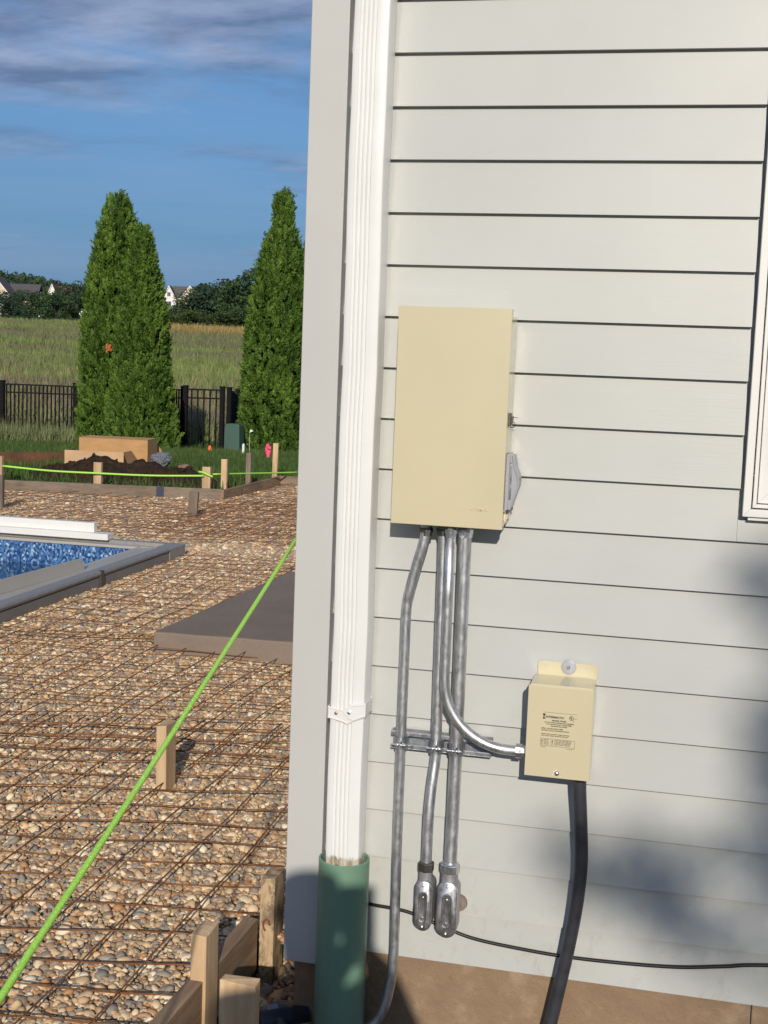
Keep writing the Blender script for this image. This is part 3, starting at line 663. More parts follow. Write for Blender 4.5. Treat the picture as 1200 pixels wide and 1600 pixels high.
    tx('U', .0055, x0+.0937, .7140, 'LEFT', .7, .0003); tx('L', .0055, x0+.0962, .7118, 'LEFT', .7, .0003); tx('LISTED', .0020, x0+.1015, .7135); tx('R', .0024, x0+.1000, .7080, 'LEFT', 1, .0002)
transformer()

# ------------------------------------------------------------------ conduits, strut and fittings
def connector(parent, p, axis, r, ln=.020, mat=None, hexr=1.28):
    p = Vector(p); a = Vector(axis).normalized()
    MB().tube([p, p+a*ln*.55, p+a*ln*.551, p+a*ln], [r*hexr, r*hexr, r*1.12, r*1.12], 8).build('connector', mat or M_CHROME, parent, smooth=True, angle=30)
YC = -.043
def conduit(name, label, path, r, loc):
    t = thing(name, label, 'conduit', loc, 'steel conduits under the panel')
    MB().tube(path, r, 20).build('tube', M_GALV, t, smooth=True, angle=0); return t
z_top = 1.1155
r1, r2, r3, r4 = .0118, .0121, .0115, .0148
p1 = spline([(-.545, -.050, z_top), (-.549, -.050, 1.075), (-.566, -.048, 1.01), (-.579, -.045, .955), (-.5845, YC, .915), (-.585, YC, .80), (-.585, YC, .60), (-.5845, YC, .40), (-.583, YC, .22), (-.582, YC, .10), (-.586, YC-.003, .03), (-.598, YC-.008, -.03), (-.622, YC-.012, -.075), (-.668, YC-.02, -.10)], 6)
t = conduit('steel_conduit', 'leftmost galvanised conduit bending from the panel down into the ground', p1, r1, (-.585, YC, -.1)); connector(t, (-.545, -.050, z_top-.012), (0, 0, -1), r1, .018, M_DARKMET)
p2 = spline([(-.507, -.046, z_top), (-.506, -.044, 1.0), (-.505, YC, .80), (-.5035, YC, .62), (-.5035, YC-.001, .575), (-.5075, YC-.010, .52), (-.5100, YC-.017, .46), (-.5105, YC-.018, .40), (-.5105, YC-.018, .325)], 6)
t2 = conduit('steel_conduit', 'galvanised conduit with slight kink ending in the smaller oval fitting', p2, r2, (-.5085, YC, .34)); connector(t2, (-.507, -.046, z_top-.012), (0, 0, -1), r2, .016, M_DARKMET)
p4 = spline([(-.4575, -.050, z_top), (-.4572, -.047, 1.0), (-.4570, YC-.002, .80), (-.4570, YC-.002, .60), (-.4570, YC-.004, .45), (-.4570, YC-.009, .325)], 6)
t4 = conduit('steel_conduit', 'thickest straight galvanised conduit ending in the larger oval fitting', p4, r4, (-.457, YC, .34)); connector(t4, (-.4575, -.050, z_top-.010), (0, 0, -1), r4, .018, M_CHROME, 1.22)
R3 = .150
p3 = [(-.486, -.074, z_top), (-.486, -.0735, .95), (-.4855, -.073, .86)] + [(x, -.073+.008*(i/14), z) for i, (x, y, z) in enumerate(arc(-.4855+R3, .620+R3, 0, R3, 180, 270, 14))] + [(-.318, -.0645, .620), (-.2915, -.064, .620)]
t3 = conduit('steel_conduit', 'galvanised conduit sweeping in a wide curve to the transformer box', p3, r3, (-.4, -.07, .62)); connector(t3, (-.486, -.074, z_top-.010), (0, 0, -1), r3, .016, M_CHROME)
connector(t3, (-.3195, -.0645, .620), (1, 0, 0), r3*1.04, .026, M_CHROME, 1.38)
def stadium(cx, cz, w, h, n=10):
    r = w/2; pts = []
    for i in range(n+1): a = math.pi*i/n; pts.append((cx+r*math.cos(a), cz+h/2-r+r*math.sin(a)))
    for i in range(n+1): a = math.pi+math.pi*i/n; pts.append((cx+r*math.cos(a), cz-h/2+r+r*math.sin(a)))
    return pts
def loft(name, polys, ys_, mat, parent, bevel=0, smooth=True, angle=35):
    n = len(polys[0]); m = MB(); vs = []
    for P, y in zip(polys, ys_): vs += [(p[0], y, p[1]) for p in P]
    fs = [(i*n+k, i*n+(k+1) % n, (i+1)*n+(k+1) % n, (i+1)*n+k) for i in range(len(polys)-1) for k in range(n)] + [tuple(range(n)), tuple((len(polys)-1)*n+k for k in range(n))]
    return m.add(vs, fs).build(name, mat, parent, smooth=smooth, angle=angle, bevel=bevel)
def conduit_body(parent, cx, ycond, zc, w, h, r, dark):
    yf = ycond-.022; yb = -.016
    lb = loft('conduit_body', [stadium(cx+.002, zc, w*.70, h*.86), stadium(cx+.002, zc, w*.90, h*.95), stadium(cx, zc, w, h), stadium(cx, zc, w, h)], [yb, yb-.012, yf+.018, yf], M_CAST, parent)
    zn = zc+h/2-.001
    MB().tube([(cx, ycond, zn-.01), (cx, ycond, zn+.014), (cx, ycond, zn+.0165), (cx, ycond, zn+.0175)], [r*1.36, r*1.30, r*1.30, r*1.2], 20).build('neck', M_CAST, lb, smooth=True)
    MB().tube([(cx, ycond, zn+.0165), (cx, ycond, zn+.0168), (cx, ycond, zn+.036), (cx, ycond, zn+.0385)], [r*1.2, r*1.56, r*1.56, r*1.3], 6 if dark else 8).build('compression_nut', M_DARKMET if dark else M_CHROME, lb, smooth=False, bevel=.0012)
    cvr = loft('cover_plate', [stadium(cx, zc, w*.97, h*.985), stadium(cx, zc, w*.97, h*.985), stadium(cx, zc, w*.90, h*.955)], [yf-.0005, yf-.0022, yf-.0034], M_POLISH, parent)
    hh = h*.62; loft('raised_panel', [stadium(cx, zc-.002, w*.50, hh), stadium(cx, zc-.002, w*.40, hh*.93), stadium(cx, zc-.002, w*.30, hh*.84)], [yf-.0034, yf-.0072, yf-.0062], M_POLISH, parent, angle=25).name
    for dz, rr_ in ((h/2-.0105, .0030), (-h/2+.0105, .0030)):
        MB().tube([(cx, yf-.0034, zc+dz), (cx, yf-.0055, zc+dz), (cx, yf-.0064, zc+dz)], [rr_, rr_, rr_*.6], 10).build('screw', M_CHROME, parent, smooth=True)
    for dz in (hh/2-.016, -hh/2+.011):
        MB().tube([(cx, yf-.0060, zc+dz), (cx, yf-.0078, zc+dz), (cx, yf-.0082, zc+dz)], [.0034, .0030, .0018], 10).build('boss', M_POLISH, parent, smooth=True)
    MB().tube([(cx+.006, yb-.012, zc-h*.12), (cx+.007, .013, zc-h*.12)], r*1.15, 14).build('wall_nipple', M_CAST, lb, smooth=True)
conduit_body(t2, -.5105, YC-.018, .2420, .0400, .1190, r2, True)
conduit_body(t4, -.4570, YC-.006-.004, .2360, .0470, .1330, r4, False)
# the ragged hole patch behind the larger fitting
MB().tube([(-.4410, .0060, .224), (-.4410, -.0045, .224), (-.4410, -.0060, .2241)], [.0205, .0185, .010], 14).build('wall_seal', painted('old_caulk', (.25, .19, .15, 1), .8, .25), t4, smooth=True)
def strut():
    x0, x1, zc = -.6120, -.3790, .6065; t = thing('strut_channel', 'short galvanised strut channel clamping the conduits to the siding', 'bracket', (-.49, -.01, zc))
    h = .0413/2; w = .0022; d = .0260
    m = MB(); yb = -.0015; yf = -.0280+.0
    m.box((x0, yb-w, zc-h), (x1, yb, zc+h)); m.box((x0, yf, zc+h-w), (x1, yb-w, zc+h)); m.box((x0, yf, zc-h), (x1, yb-w, zc-h+w))
    m.box((x0, yf, zc+h-w-.0085), (x1, yf+w, zc+h-w)); m.box((x0, yf, zc-h+w), (x1, yf+w, zc-h+w+.0085))
    m.build('channel', M_GALVD, t, bevel=.0008)
    MB().tube([(-.538, yb-w-.0002, zc+.003), (-.538, yb-w-.004, zc+.003)], .0062, 6).build('anchor_screw', M_CHROME, t)
    for cx, r, yc in ((-.585, r1, YC), (-.5035, r2, YC-.001), (-.457, r4, YC-.002)):
        c = thing('pipe_clamp', None, None); c.parent = t; c.location = Vector((cx, yc, zc)) - Vector(t.location)
        R = r+.0012; n = 12
        for sgn in (-1, 1):
            inner = [(cx+sgn*R*math.sin(math.radians(a)), yc-R*math.cos(math.radians(a))) for a in np.linspace(18, 100, n)] + [(cx+sgn*R*1.02, -.0275)]
            outer = [(cx+sgn*(R+.0016)*math.sin(math.radians(a)), yc-(R+.0016)*math.cos(math.radians(a))) for a in np.linspace(18, 100, n)] + [(cx+sgn*(R+.0016)*1.02, -.0275)]
            MB().prism(inner+outer[::-1], zc-.016, zc+.013, 'z').build('strap_half', M_GALVD, c, smooth=True, angle=40)
            MB().box((cx+sgn*.0040-.0008, yc-R-.0120, zc-.009), (cx+sgn*.0040+.0008, yc-R+.003, zc+.008)).build('ear', M_GALVD, c)
        MB().tube([(cx-.016, yc-R-.0065, zc-.0015), (cx+.016, yc-R-.0065, zc-.0015)], .0024, 8).build('bolt', M_CHROME, c, smooth=True)
        MB().tube([(cx+.008, yc-R-.0065, zc-.0015), (cx+.0125, yc-R-.0065, zc-.0015)], .0058, 6).build('nut', M_GALVD, c)
strut()
# black flexible conduit with faint ribs
fp = spline([(-.1775, -.055, .5790), (-.1755, -.053, .54), (-.1680, -.048, .45), (-.1635, -.044, .37), (-.1680, -.042, .28), (-.1800, -.042, .18), (-.1960, -.043, .08), (-.2130, -.046, -.02), (-.2420, -.06, -.17)], 26)
rad = [.0148 + (.0007 if i % 2 else 0) for i in range(len(fp))]
ft = thing('flexible_conduit', 'black ribbed flexible conduit hanging below the transformer box', 'conduit', (-.18, -.07, 0))
MB().tube(fp, rad, 20).build('jacket', M_FLEX, ft, smooth=True, angle=0)
MB().tube([(-.1775, -.055, .5850), (-.1775, -.055, .5700), (-.1775, -.055, .5640)], [.0185, .0185, .0160], 8).build('connector', M_FLEX, ft)
cp = spline([(-.90, .02, .20), (-.80, -.055, .203), (-.70, -.004, .2), (-.645, -.008, .196), (-.56, -.0095, .1905), (-.475, -.0095, .166), (-.40, -.0095, .1470), (-.29, -.0085, .1370), (-.178, -.0085, .1330), (-.05, -.0085, .1365), (.063, -.0085, .1445), (.16, -.0085, .1600), (.26, -.0085, .1770), (.6, -.0085, .21), (1.4, -.009, .22)], 8)
cp = [p for p in cp if p.x > -.655]
tag(MB().tube(cp, .0041, 10).build('black_cable', M_CABLE, None, smooth=True, angle=0), 'thin black cable sagging across the bottom siding boards', 'cable')

# ------------------------------------------------------------------ stakes and forms near the corner
def stake(label, cx, cy, z0, z1, wx, wy, mat, lean=(0, 0), group='wooden stakes', rz=0, chip=True):
    m = MB(); hx, hy = wx/2, wy/2; dz = random.uniform(-.004, .004)
    Mt = Matrix.Translation((cx, cy, 0)) @ Matrix.Rotation(rz, 4, 'Z')
    vs = [(-hx, -hy, z0), (hx, -hy, z0), (hx, hy, z0), (-hx, hy, z0), (-hx, -hy, z1+dz), (hx, -hy, z1-dz), (hx, hy, z1+dz*.5), (-hx, hy, z1)]
    out = []
    for p in vs:
        q = Vector(p)
        if q.z > (z0+z1)/2: q.x += lean[0]; q.y += lean[1]
        out.append(Mt @ q)
    o = m.add(out, [(0, 3, 2, 1), (4, 5, 6, 7), (0, 1, 5, 4), (1, 2, 6, 5), (2, 3, 7, 6), (3, 0, 4, 7)]).build('wooden_stake', mat, None, bevel=.002)
    return tag(o, label, 'stake', group)
s1 = stake('pale pine stake driven beside the near form board, middle of three', -1.018+.019, -.168+.0, -.5, .158, .038, .082, M_STAKE, (-.002, 0))
s2 = stake('water stained stake with rusty knot beside the grey corner board', -.957, .206, -.5, .152, .038, .085, M_STAIN, (0, 0))
ring_k = [(-.957+.0085*math.cos(a*.5), .1615, .030+.0155*math.sin(a*.5)) for a in range(10)]
kn = MB().tube(ring_k, .0026, 6).build('knot', M_KNOT, s2, smooth=True)
stake('short wide pine stake nearest the green drain pipe', -.880, -.268, -.5, .098, .083, .036, M_STAKE, (.0, 0))
fb = MB().prism([(-1.034, -1.9), (-.998, -1.9), (-.994, -.34), (-.985, -.12), (-.9760, .150), (-1.012, .155), (-1.022, -.12), (-1.030, -.34)], -.085, .050, 'z').build('form_board', M_BOARDY, None, bevel=.002)
tag(fb, 'weathered near form board holding back gravel by the house corner', 'form board', 'wooden form boards')
# mid stake standing in the wire mesh
stake('short square stake standing alone in the near wire mesh', -1.640, 1.165, -.25, .222, .036, .088, M_STAKE, (-.004, 0))

# ------------------------------------------------------------------ drain fitting by the pipe
def fitting():
    t = thing('drain_fitting', 'dark plastic drain fitting lying in shadow beside the green pipe', 'pipe fitting', (-.86, -.02, -.12))
    MB().tube([(-.905, -.060, -.112), (-.900, -.056, -.112), (-.8995, -.0555, -.112), (-.845, -.020, -.110), (-.835, -.012, -.110), (-.80, .012, -.108)], [.036, .036, .031, .031, .024, .022], 18).build('body', M_DRAIN, t, smooth=True)
    MB().tube([(-.862, -.030, -.108), (-.838, -.070, -.118), (-.80, -.12, -.128)], [.022, .020, .020], 14).build('branch', M_DRAIN, t, smooth=True)
    m = MB(); c = Vector((-.872, -.040, -.0785)); u = Vector((.84, .54, 0)); v = Vector((.42, -.66, -.6)).normalized()
    m.add([c-u*.014-v*.010, c+u*.014-v*.010, c+u*.014+v*.010, c-u*.014+v*.010], [(0, 1, 2, 3)]); m.build('sticker', painted('grey_sticker', (.22, .23, .27, 1), .5, .1), t)
fitting()

# ------------------------------------------------------------------ wire mesh sheets
def sheet(label, x0, x1, y0, y1, dx=0, dy=0, z=.016, slope=.19, rot=0, seed=0):
    P = .1524; t = thing('wire_mesh', label, 'wire mesh', (x0, y0, 0), 'rusted wire mesh sheets')
    rs = random.Random(seed)
    ph = rs.uniform(0, 9)
    def pt(x, y, k, layer):
        zz = z + .012*math.sin(x*2.3+ph)*math.cos(y*1.9+ph*.7) + .006*math.sin(x*7.1+k*1.7) + .005*math.sin(y*6.3+k*2.1) + layer*.004
        return (x + .010*math.sin(y*2.2+ph+k*.9)+rot*(y-y0), y + slope*(x+1.33) + .010*math.sin(x*2.7+k*1.3+ph), max(.002, zz))
    xs_ = [-1.326+dx+P*i for i in range(-60, 20)]; ys_ = [.81+dy+P*j for j in range(-20, 90)]
    xs_ = [x for x in xs_ if x0 <= x <= x1]; ys_ = [y for y in ys_ if y0 <= y <= y1]
    for k, y in enumerate(ys_):
        n = max(6, int((x1-x0)/.13)); MB().tube([pt(x0-.03+(x1-x0+.06)*i/n, y, k, 0) for i in range(n+1)], .0024, 5).build('cross_wire', M_RUST, t, smooth=True, angle=0)
    for k, x in enumerate(xs_):
        n = max(6, int((y1-y0)/.13)); MB().tube([pt(x, y0-.03+(y1-y0+.06)*i/n, k+.5, 1) for i in range(n+1)], .0024, 5).build('long_wire', M_RUST, t, smooth=True, angle=0)
sheet('rusted wire mesh sheet nearest the camera, under the green cord', -3.1, -1.06, -1.0, 1.95, z=.018, seed=1)
sheet('rusted wire mesh sheet overlapping the near one, before the concrete slab', -3.48, -.96, 1.45, 3.35, .055, .07, .026, .15, .02, seed=2)
sheet('rusted wire mesh strip between the pool track and concrete slab', -3.42, -2.5, 3.2, 6.1, -.03, .03, .016, .10, 0, seed=3)
sheet('rusted wire mesh sheet behind the concrete slab along the house', -2.62, -.96, 5.2, 7.4, .02, .05, .02, .1, .01, seed=4)
sheet('rusted wire mesh sheet beyond the pool toward the far form boards', -7.4, -2.45, 6.9, 9.9, .06, -.02, .018, .17, 0, seed=5)
sheet('rusted wire mesh sheet filling the far corner behind the house', -4.35, -1.0, 7.2, 11.6, 0, .08, .028, .12, -.01, seed=6)

# ------------------------------------------------------------------ concrete slab
m = MB(); tp = []
for i in range(15): tp.append((-2.475+1.55*i/14, 3.03+.09*i/14+.006*math.sin(i*2.1)))
poly = tp + [(-.925, 5.10), (-2.40, 5.06)]
m.prism(poly, -.02, .097, 'z'); tag(m.build('concrete_slab', M_SLAB, None, bevel=.008), 'raised grey brown concrete slab poured beside the house', 'slab')

# ------------------------------------------------------------------ swimming pool
def pool():
    t = thing('swimming_pool', 'swimming pool with blue mosaic liner and grey metal track edge', 'pool', (-5, 3, -1.2))
    zt = .045
    b = MB()
    b.add([(PX0+.1, PY1-.02, -1.3), (PX1-.1, PY1-.02, -1.3), (PX1-.1, PY1-.02, zt), (PX0+.1, PY1-.02, zt)], [(0, 1, 2, 3)]); b.add([(PX1-.1, PY1-.02, -1.3), (PX1-.1, PY0+.1, -1.3), (PX1-.1, PY0+.1, zt), (PX1-.1, PY1-.02, zt)], [(0, 1, 2, 3)])
    b.add([(PX0+.1, PY0+.1, -1.3), (PX1-.1, PY0+.1, -1.3), (PX1-.1, PY0+.1, zt), (PX0+.1, PY0+.1, zt)], [(0, 1, 2, 3)]); b.add([(PX0+.1, PY0+.1, -1.3), (PX0+.1, PY1-.02, -1.3), (PX0+.1, PY1-.02, zt), (PX0+.1, PY0+.1, zt)], [(0, 1, 2, 3)])
    b.add([(PX0+.1, PY0+.1, -1.3), (PX1-.1, PY0+.1, -1.3), (PX1-.1, PY1-.02, -1.3), (PX0+.1, PY1-.02, -1.3)], [(0, 1, 2, 3)])
    b.build('liner', M_LINER, t)
    b = MB(); b.add([(PX0+.11, PY0+.11, -.125), (PX1-.11, PY0+.11, -.125), (PX1-.11, PY1-.03, -.125), (PX0+.11, PY1-.03, -.125)], [(0, 1, 2, 3)]); b.build('water', M_WATER, t)
    # right-hand cover track: stepped aluminium extrusion
    def run(name, prof, mat, y0, y1, lift=0): return MB().prism([(px, pz+lift) for px, pz in prof], y0, y1, 'y').build(name, mat, t, bevel=.003)
    run('track_skirt', [(-3.500, -.05), (-3.488, -.05), (-3.488, .052), (-3.500, .052)], M_COPED, PY0, 5.72)
    run('track_flange', [(-3.487, -.035), (-3.440, -.035), (-3.440, -.022), (-3.487, -.022)], M_COPED, PY0, 5.9)
    run('track_rail', [(-3.565, .050), (-3.500, .0535), (-3.482, .058), (-3.476, .074), (-3.484, .090), (-3.520, .093), (-3.560, .088)], M_COPE, PY0, 5.70)
    run('track_channel', [(-3.765, .040), (-3.566, .040), (-3.566, .062), (-3.745, .054), (-3.765, .062)], M_COPEL, PY0, 5.86)
    run('track_end', [(-3.60, -.04), (-3.484, -.04), (-3.484, .075), (-3.60, .080)], M_COPE, 5.725, 6.02)
    MB().box((-3.497, 4.58, -.03), (-3.474, 4.62, .092)).build('joint_clip', M_DARKMET, t)
    # far side: pale channel with dark back rail
    MB().box((PX0, PY1-.03, .038), (-3.605, PY1+.045, .058)).build('far_channel', M_COPEL, t, bevel=.003)
    MB().box((PX0, PY1+.046, -.04), (-3.605, PY1+.125, .082)).build('far_rail', M_COPE, t, bevel=.004)
    MB().box((PX0, PY1+.126, -.04), (-3.485, PY1+.16, .060)).build('far_skirt', M_COPED, t, bevel=.003)
pool()
# loose angle standing in the track, white coping lengths on the far side
m = MB(); m.add([], [])
def bar(name, a, b_, w, h, mat, label, cat, lean=0.0):
    a, b_ = Vector(a), Vector(b_); d = (b_-a); u = d.normalized(); s_ = Vector((u.y, -u.x, 0)); up = Vector((0, 0, 1)) + s_*lean
    vs = []
    for p in (a, b_): vs += [p-s_*w/2, p+s_*w/2, p+s_*w/2+up*h, p-s_*w/2+up*h]
    o = MB().add(vs, [(0, 1, 2, 3), (4, 7, 6, 5), (0, 4, 5, 1), (1, 5, 6, 2), (2, 6, 7, 3), (3, 7, 4, 0)]).build(name, mat, None, bevel=.002); return tag(o, label, cat)
bar('metal_strip', (-3.90, 1.3, .056), (-3.672, 4.76, .056), .006, .078, M_COPEL, 'loose grey metal strip leaning in the pool track', 'metal strip', -.25)
wp = thing('white_coping', 'long white coping length lying along the far pool edge', 'coping', (-5, 5.9, .08))
MB().box((-8.8, 5.855, .0830), (-4.02, 5.965, .1280)).build('lower_step', M_WHITE, wp, bevel=.004)
MB().box((-8.8, 5.905, .1285), (-4.150, 5.962, .197)).build('upright_lip', M_WHITE, wp, bevel=.004)

# ------------------------------------------------------------------ far forms, stakes and strings
ff = MB().prism([(-9.6, 8.67), (-4.495, 9.56), (-4.495, 9.60), (-9.6, 8.71)], -.07, .098, 'z').build('form_board', M_BOARD, None, bevel=.003); tag(ff, 'long weathered form board across the back of the gravel', 'form board', 'wooden form boards')
tp0 = at(240, 752, 13.02); MB().prism([(-5.145, 9.444), (-5.07, 9.457), (-5.07, 9.4595), (-5.145, 9.4465)], .0, .0975, 'z').build('tape_patch', painted('dark_blue_tape', (.035, .045, .08, 1), .6, .2), ff)
ff = MB().prism([(-4.494, 9.53), (-4.458, 9.53), (-4.425, 11.32), (-4.461, 11.32)], -.07, .094, 'z').build('form_board', M_BOARDY, None, bevel=.003); tag(ff, 'grey form board running back from the far gravel corner', 'form board', 'wooden form boards')
ff = MB().prism([(-4.46, 11.325), (-1.2, 11.66), (-1.2, 11.70), (-4.46, 11.365)], -.07, .098, 'z').build('form_board', M_BOARD, None, bevel=.003); tag(ff, 'short brown form board end meeting the grey corner board edge', 'form board', 'wooden form boards')
MB_ = MB
def far_stake(label, px, pyt, pyb, D, w, mat, lean=(0, 0)):
    p = at(px, pyb, D); q = at(px, pyt, D)
    return stake(label, p.x, p.y, -.35, q.z, w, .040, mat, lean)
far_stake('pale stake cut off by the left photo edge', -1, 712, 760, 13.45, .075, M_STAKE)
far_stake('pale stake behind the long form board in front of soil heap', 153, 722, 757, 13.45, .085, M_STAKE)
far_stake('squat stake wrapped with lime cord near the far gravel corner', 322.5, 729, 766, 13.40, .085, M_STAKE)
far_stake('taller pale stake just right of the cord wrapped stake', 350, 717, 763, 13.55, .060, M_STAKE)
far_stake('slim stake between the far corner and pink ribbon stake', 388, 707, 757, 14.4, .056, M_STAKEG)
e5 = far_stake('tallest far stake with pink ribbon, next to the corner board', 428.5, 692, 748, 15.3, .060, M_STAKE, (.012, 0))
stake('dark grey stake standing in gravel before the far corner', -4.232, 8.06, -.2, .225, .085, .035, M_STAKEG, (.02, .01))
stake('dark weathered stake at the left edge behind the pool', -5.95, 7.78, -.2, .30, .07, .04, M_STAKEG)
pr = at(421, 702, 15.24); m = MB()
for k in range(5): m.tube([pr+Vector((-.02+.018*k*.5, -.01*k, .06-.01*k)), pr+Vector((-.03+.006*k, -.012, .0)), pr+Vector((-.01+.01*k*.4, -.01, -.09+.015*k))], .018, 6)
tag(m.build('ribbon', M_PINK, None, smooth=True), 'bright pink ribbon tied round the tallest far stake', 'ribbon')
def cord(label, pts, r, sag=0):
    return tag(MB().tube(pts, r, 8).build('cord', M_STRING, None, smooth=True, angle=0), label, 'cord')
c0 = at(4, 728, 13.40); c1 = at(153, 739.5, 13.38); c2 = at(318, 743.5, 13.34); c3 = at(333, 741, 13.44); c4 = at(470, 738.0, 15.1)
cord('lime green cord stretched low across the back of the gravel', spline([c0, (c0+c1)/2+Vector((0, 0, -.012)), c1, (c1+c2)/2+Vector((0, 0, -.010)), c2], 6), .0100)
cord('lime green cord running right from the wrapped stake behind the house', spline([c3, (c3+c4)/2, c4], 6), .0085)
wr = at(322, 739.5, 13.36); q0 = Vector((-.062, -.028, -.0)); m = MB()
m.tube([wr+Vector((-.075, -.005, .012)), wr+Vector((-.02, -.03, .010)), wr+Vector((.035, -.02, -.015)), wr+Vector((.07, .0, -.03))], .010, 6)
tag(m.build('cord', M_STRING, None, smooth=True), 'lime cord knot wrapped round the squat far stake', 'cord')
s_top = at(468, 834, 3.22); s_bot = at(0, 1560, 1.42); dd = (s_bot-s_top); s_end = s_bot + dd*.32
cord('lime green cord slanting past the house corner in the foreground', spline([s_top-dd*.02, s_top+dd*.33+Vector((0, 0, -.004)), s_top+dd*.66+Vector((0, 0, -.004)), s_bot, s_end], 6), .0046)

# ------------------------------------------------------------------ soil heap, boxes, bag, brown plank
def mound():
    gx = np.linspace(-2.3, 1.5, 110); gy = np.linspace(-.9, 1.3, 50); c = at(205, 752, 14.6)
    V, Fq = [], []
    for y in gy:
        for x in gx:
            h = .23*math.exp(-((x+.38)/.52)**2-(y/.5)**2) + .18*math.exp(-((x-.42)/.46)**2-((y-.1)/.5)**2) + .11*math.exp(-((x+.95)/.45)**2-((y+.1)/.45)**2)+.10*math.exp(-((x-.1)/1.1)**2-((y-.1)/.6)**2)
            n = mnoise.fractal(Vector((x*3.6, y*3.6, 0)), .8, 2.1, 5); h += n*.085*min(1, h*9) - .035
            wx, wy = c.x+x*math.cos(.22)-y*math.sin(.22), c.y+x*math.sin(.22)+y*math.cos(.22)
            V.append((wx, wy, -.07+h))
    n1 = len(gx)
    for j in range(len(gy)-1):
        for i in range(n1-1): Fq.append((j*n1+i, j*n1+i+1, (j+1)*n1+i+1, (j+1)*n1+i))
    me = np_mesh('soil_heap', np.array(V), np.array(Fq), M_SOIL); me.shade_smooth()
    o = mesh_object('soil_heap', me); tag(o, 'dark brown soil heap behind the far form board', 'soil heap')
    return V
MV = np.array(mound())
def mound_z(x, y):
    i = np.argmin((MV[:, 0]-x)**2+(MV[:, 1]-y)**2); return MV[i, 2]
cp_, cr_, cs_ = [], [], []
for i in range(420):
    q = MV[random.randrange(len(MV))]
    if q[2] < -.075: continue
    cp_.append((q[0]+random.uniform(-.02, .02), q[1]+random.uniform(-.02, .02), q[2]+.004)); cr_.append((random.uniform(0, 3), random.uniform(0, 3), random.uniform(0, 6))); k_ = random.lognormvariate(-3.75, .5); cs_.append((k_, k_, k_))
cl_ = []
for k in range(4):
    me = PEB[k].data.copy(); me.materials.clear(); me.materials.append(M_SOIL); cl_.append(bpy.data.objects.new('clod', me))
instancer('soil_clods', np.array(cp_), np.array(cr_), np.array(cs_), cl_, 'crumbly dark clods strewn over the soil heap', 'soil')
m_st = Mat('pale_stone', (.50, .43, .34, 1), .8).m
ST = [('largest pale stone low on the soil heap right of the middle stake', 214, 748, 13.5, .05), ('pale stone on the soil heap just under the plastic bag', 251, 743, 13.7, .045), ('small pale stone on the soil crest below the large box', 199, 737, 13.9, .03), ('small pale stone near the brown rock on the soil heap', 272, 741, 13.8, .028), ('pale stone lowest on the soil heap against the form board', 243, 756, 13.5, .05),
 ('pale stone left of the cord wrapped stake on dark soil', 296, 750, 13.6, .04), ('pale stone alone on the left end of the soil heap', 125, 744, 13.7, .035), ('tiny pale stone between middle stake and form board on soil', 186, 755, 13.5, .03)]
for k, (lab, px, py, D, s_) in enumerate(ST):
    p = at(px, py, D); zz = max(ground_z(p.x, p.y), mound_z(p.x, p.y)); me = PEB[k % 12].data.copy(); me.materials.clear(); me.materials.append(m_st)
    o = bpy.data.objects.new('stone', me); col.objects.link(o); o.location = (p.x, p.y, zz+s_*.25); o.scale = (s_*.75,)*3; o.rotation_euler = (0, 0, k)
    tag(o, lab, 'stone', 'stones on the soil heap')
p = at(288, 731, 14.9); me = PEB[3].data.copy(); me.materials.clear(); me.materials.append(painted('brown_rock', (.20, .13, .09, 1), .85, .2))
o = bpy.data.objects.new('rock', me); col.objects.link(o); o.location = p; o.scale = (.075, .07, .11); tag(o, 'rounded brown rock at the right end of the soil heap', 'rock')
M_CARD2 = card('pale_cardboard', (.56, .37, .215, 1))
def carton(label, c, w, d, h, rz, open_top):
    t = thing('cardboard_box', label, 'cardboard box', c, 'cardboard boxes by the soil heap'); R = Matrix.Translation(Vector(c)) @ Matrix.Rotation(rz, 4, 'Z'); k = .006
    for nm, lo, hi in (('side_panel', (-w/2, -d/2, 0), (w/2, -d/2+k, h)), ('side_panel', (-w/2, d/2-k, 0), (w/2, d/2, h)), ('end_panel', (-w/2, -d/2+k, 0), (-w/2+k, d/2-k, h)), ('end_panel', (w/2-k, -d/2+k, 0), (w/2, d/2-k, h))):
        MB().box(lo, hi, R).build(nm, (M_CARD2 if lo[1] < 0 and nm == 'side_panel' else M_CARDIN) if open_top else M_CARD, t)  # open box: inner darkness put into the colour with a darker card
    if open_top:
        MB().prism([(-w/2, h-.03), (-w/6, h+.012), (w/5, h-.004), (w/2, h+.005), (w/2, h-.02), (-w/2, h-.045)], d/2+.002, d/2+.008, 'y').build('flap', M_CARDIN, t)
        f = t.children[-1]
        f.matrix_world = f.matrix_world
        f.data.transform(R)
        MB().add([R @ Vector(q) for q in ((w/2, -d/2, h-.01), (w/2+.05, -d/2-.01, h-.13), (w/2+.09, d/2, h-.12), (w/2, d/2, h))], [(0, 1, 2, 3)]).build('flap', M_CARDIN, t)
        o_ = t.children[-1]; sd = o_.modifiers.new('t', 'SOLIDIFY'); sd.thickness = .006
    else:
        MB().box((-w/2, -d/2, h-.004), (w/2, d/2, h+.002), R).build('lid', M_CARD, t)
    return t
cb = at(161, 741, 16.0); carton('large closed cardboard box behind the soil heap', (cb.x+.04, cb.y+.35, cb.z), .868, .40, .430, .10, False)
cs = at(146, 743, 15.2); carton('smaller open cardboard box in front of the large one', (cs.x, cs.y+.12, cs.z), .70, .30, .285, .12, True)
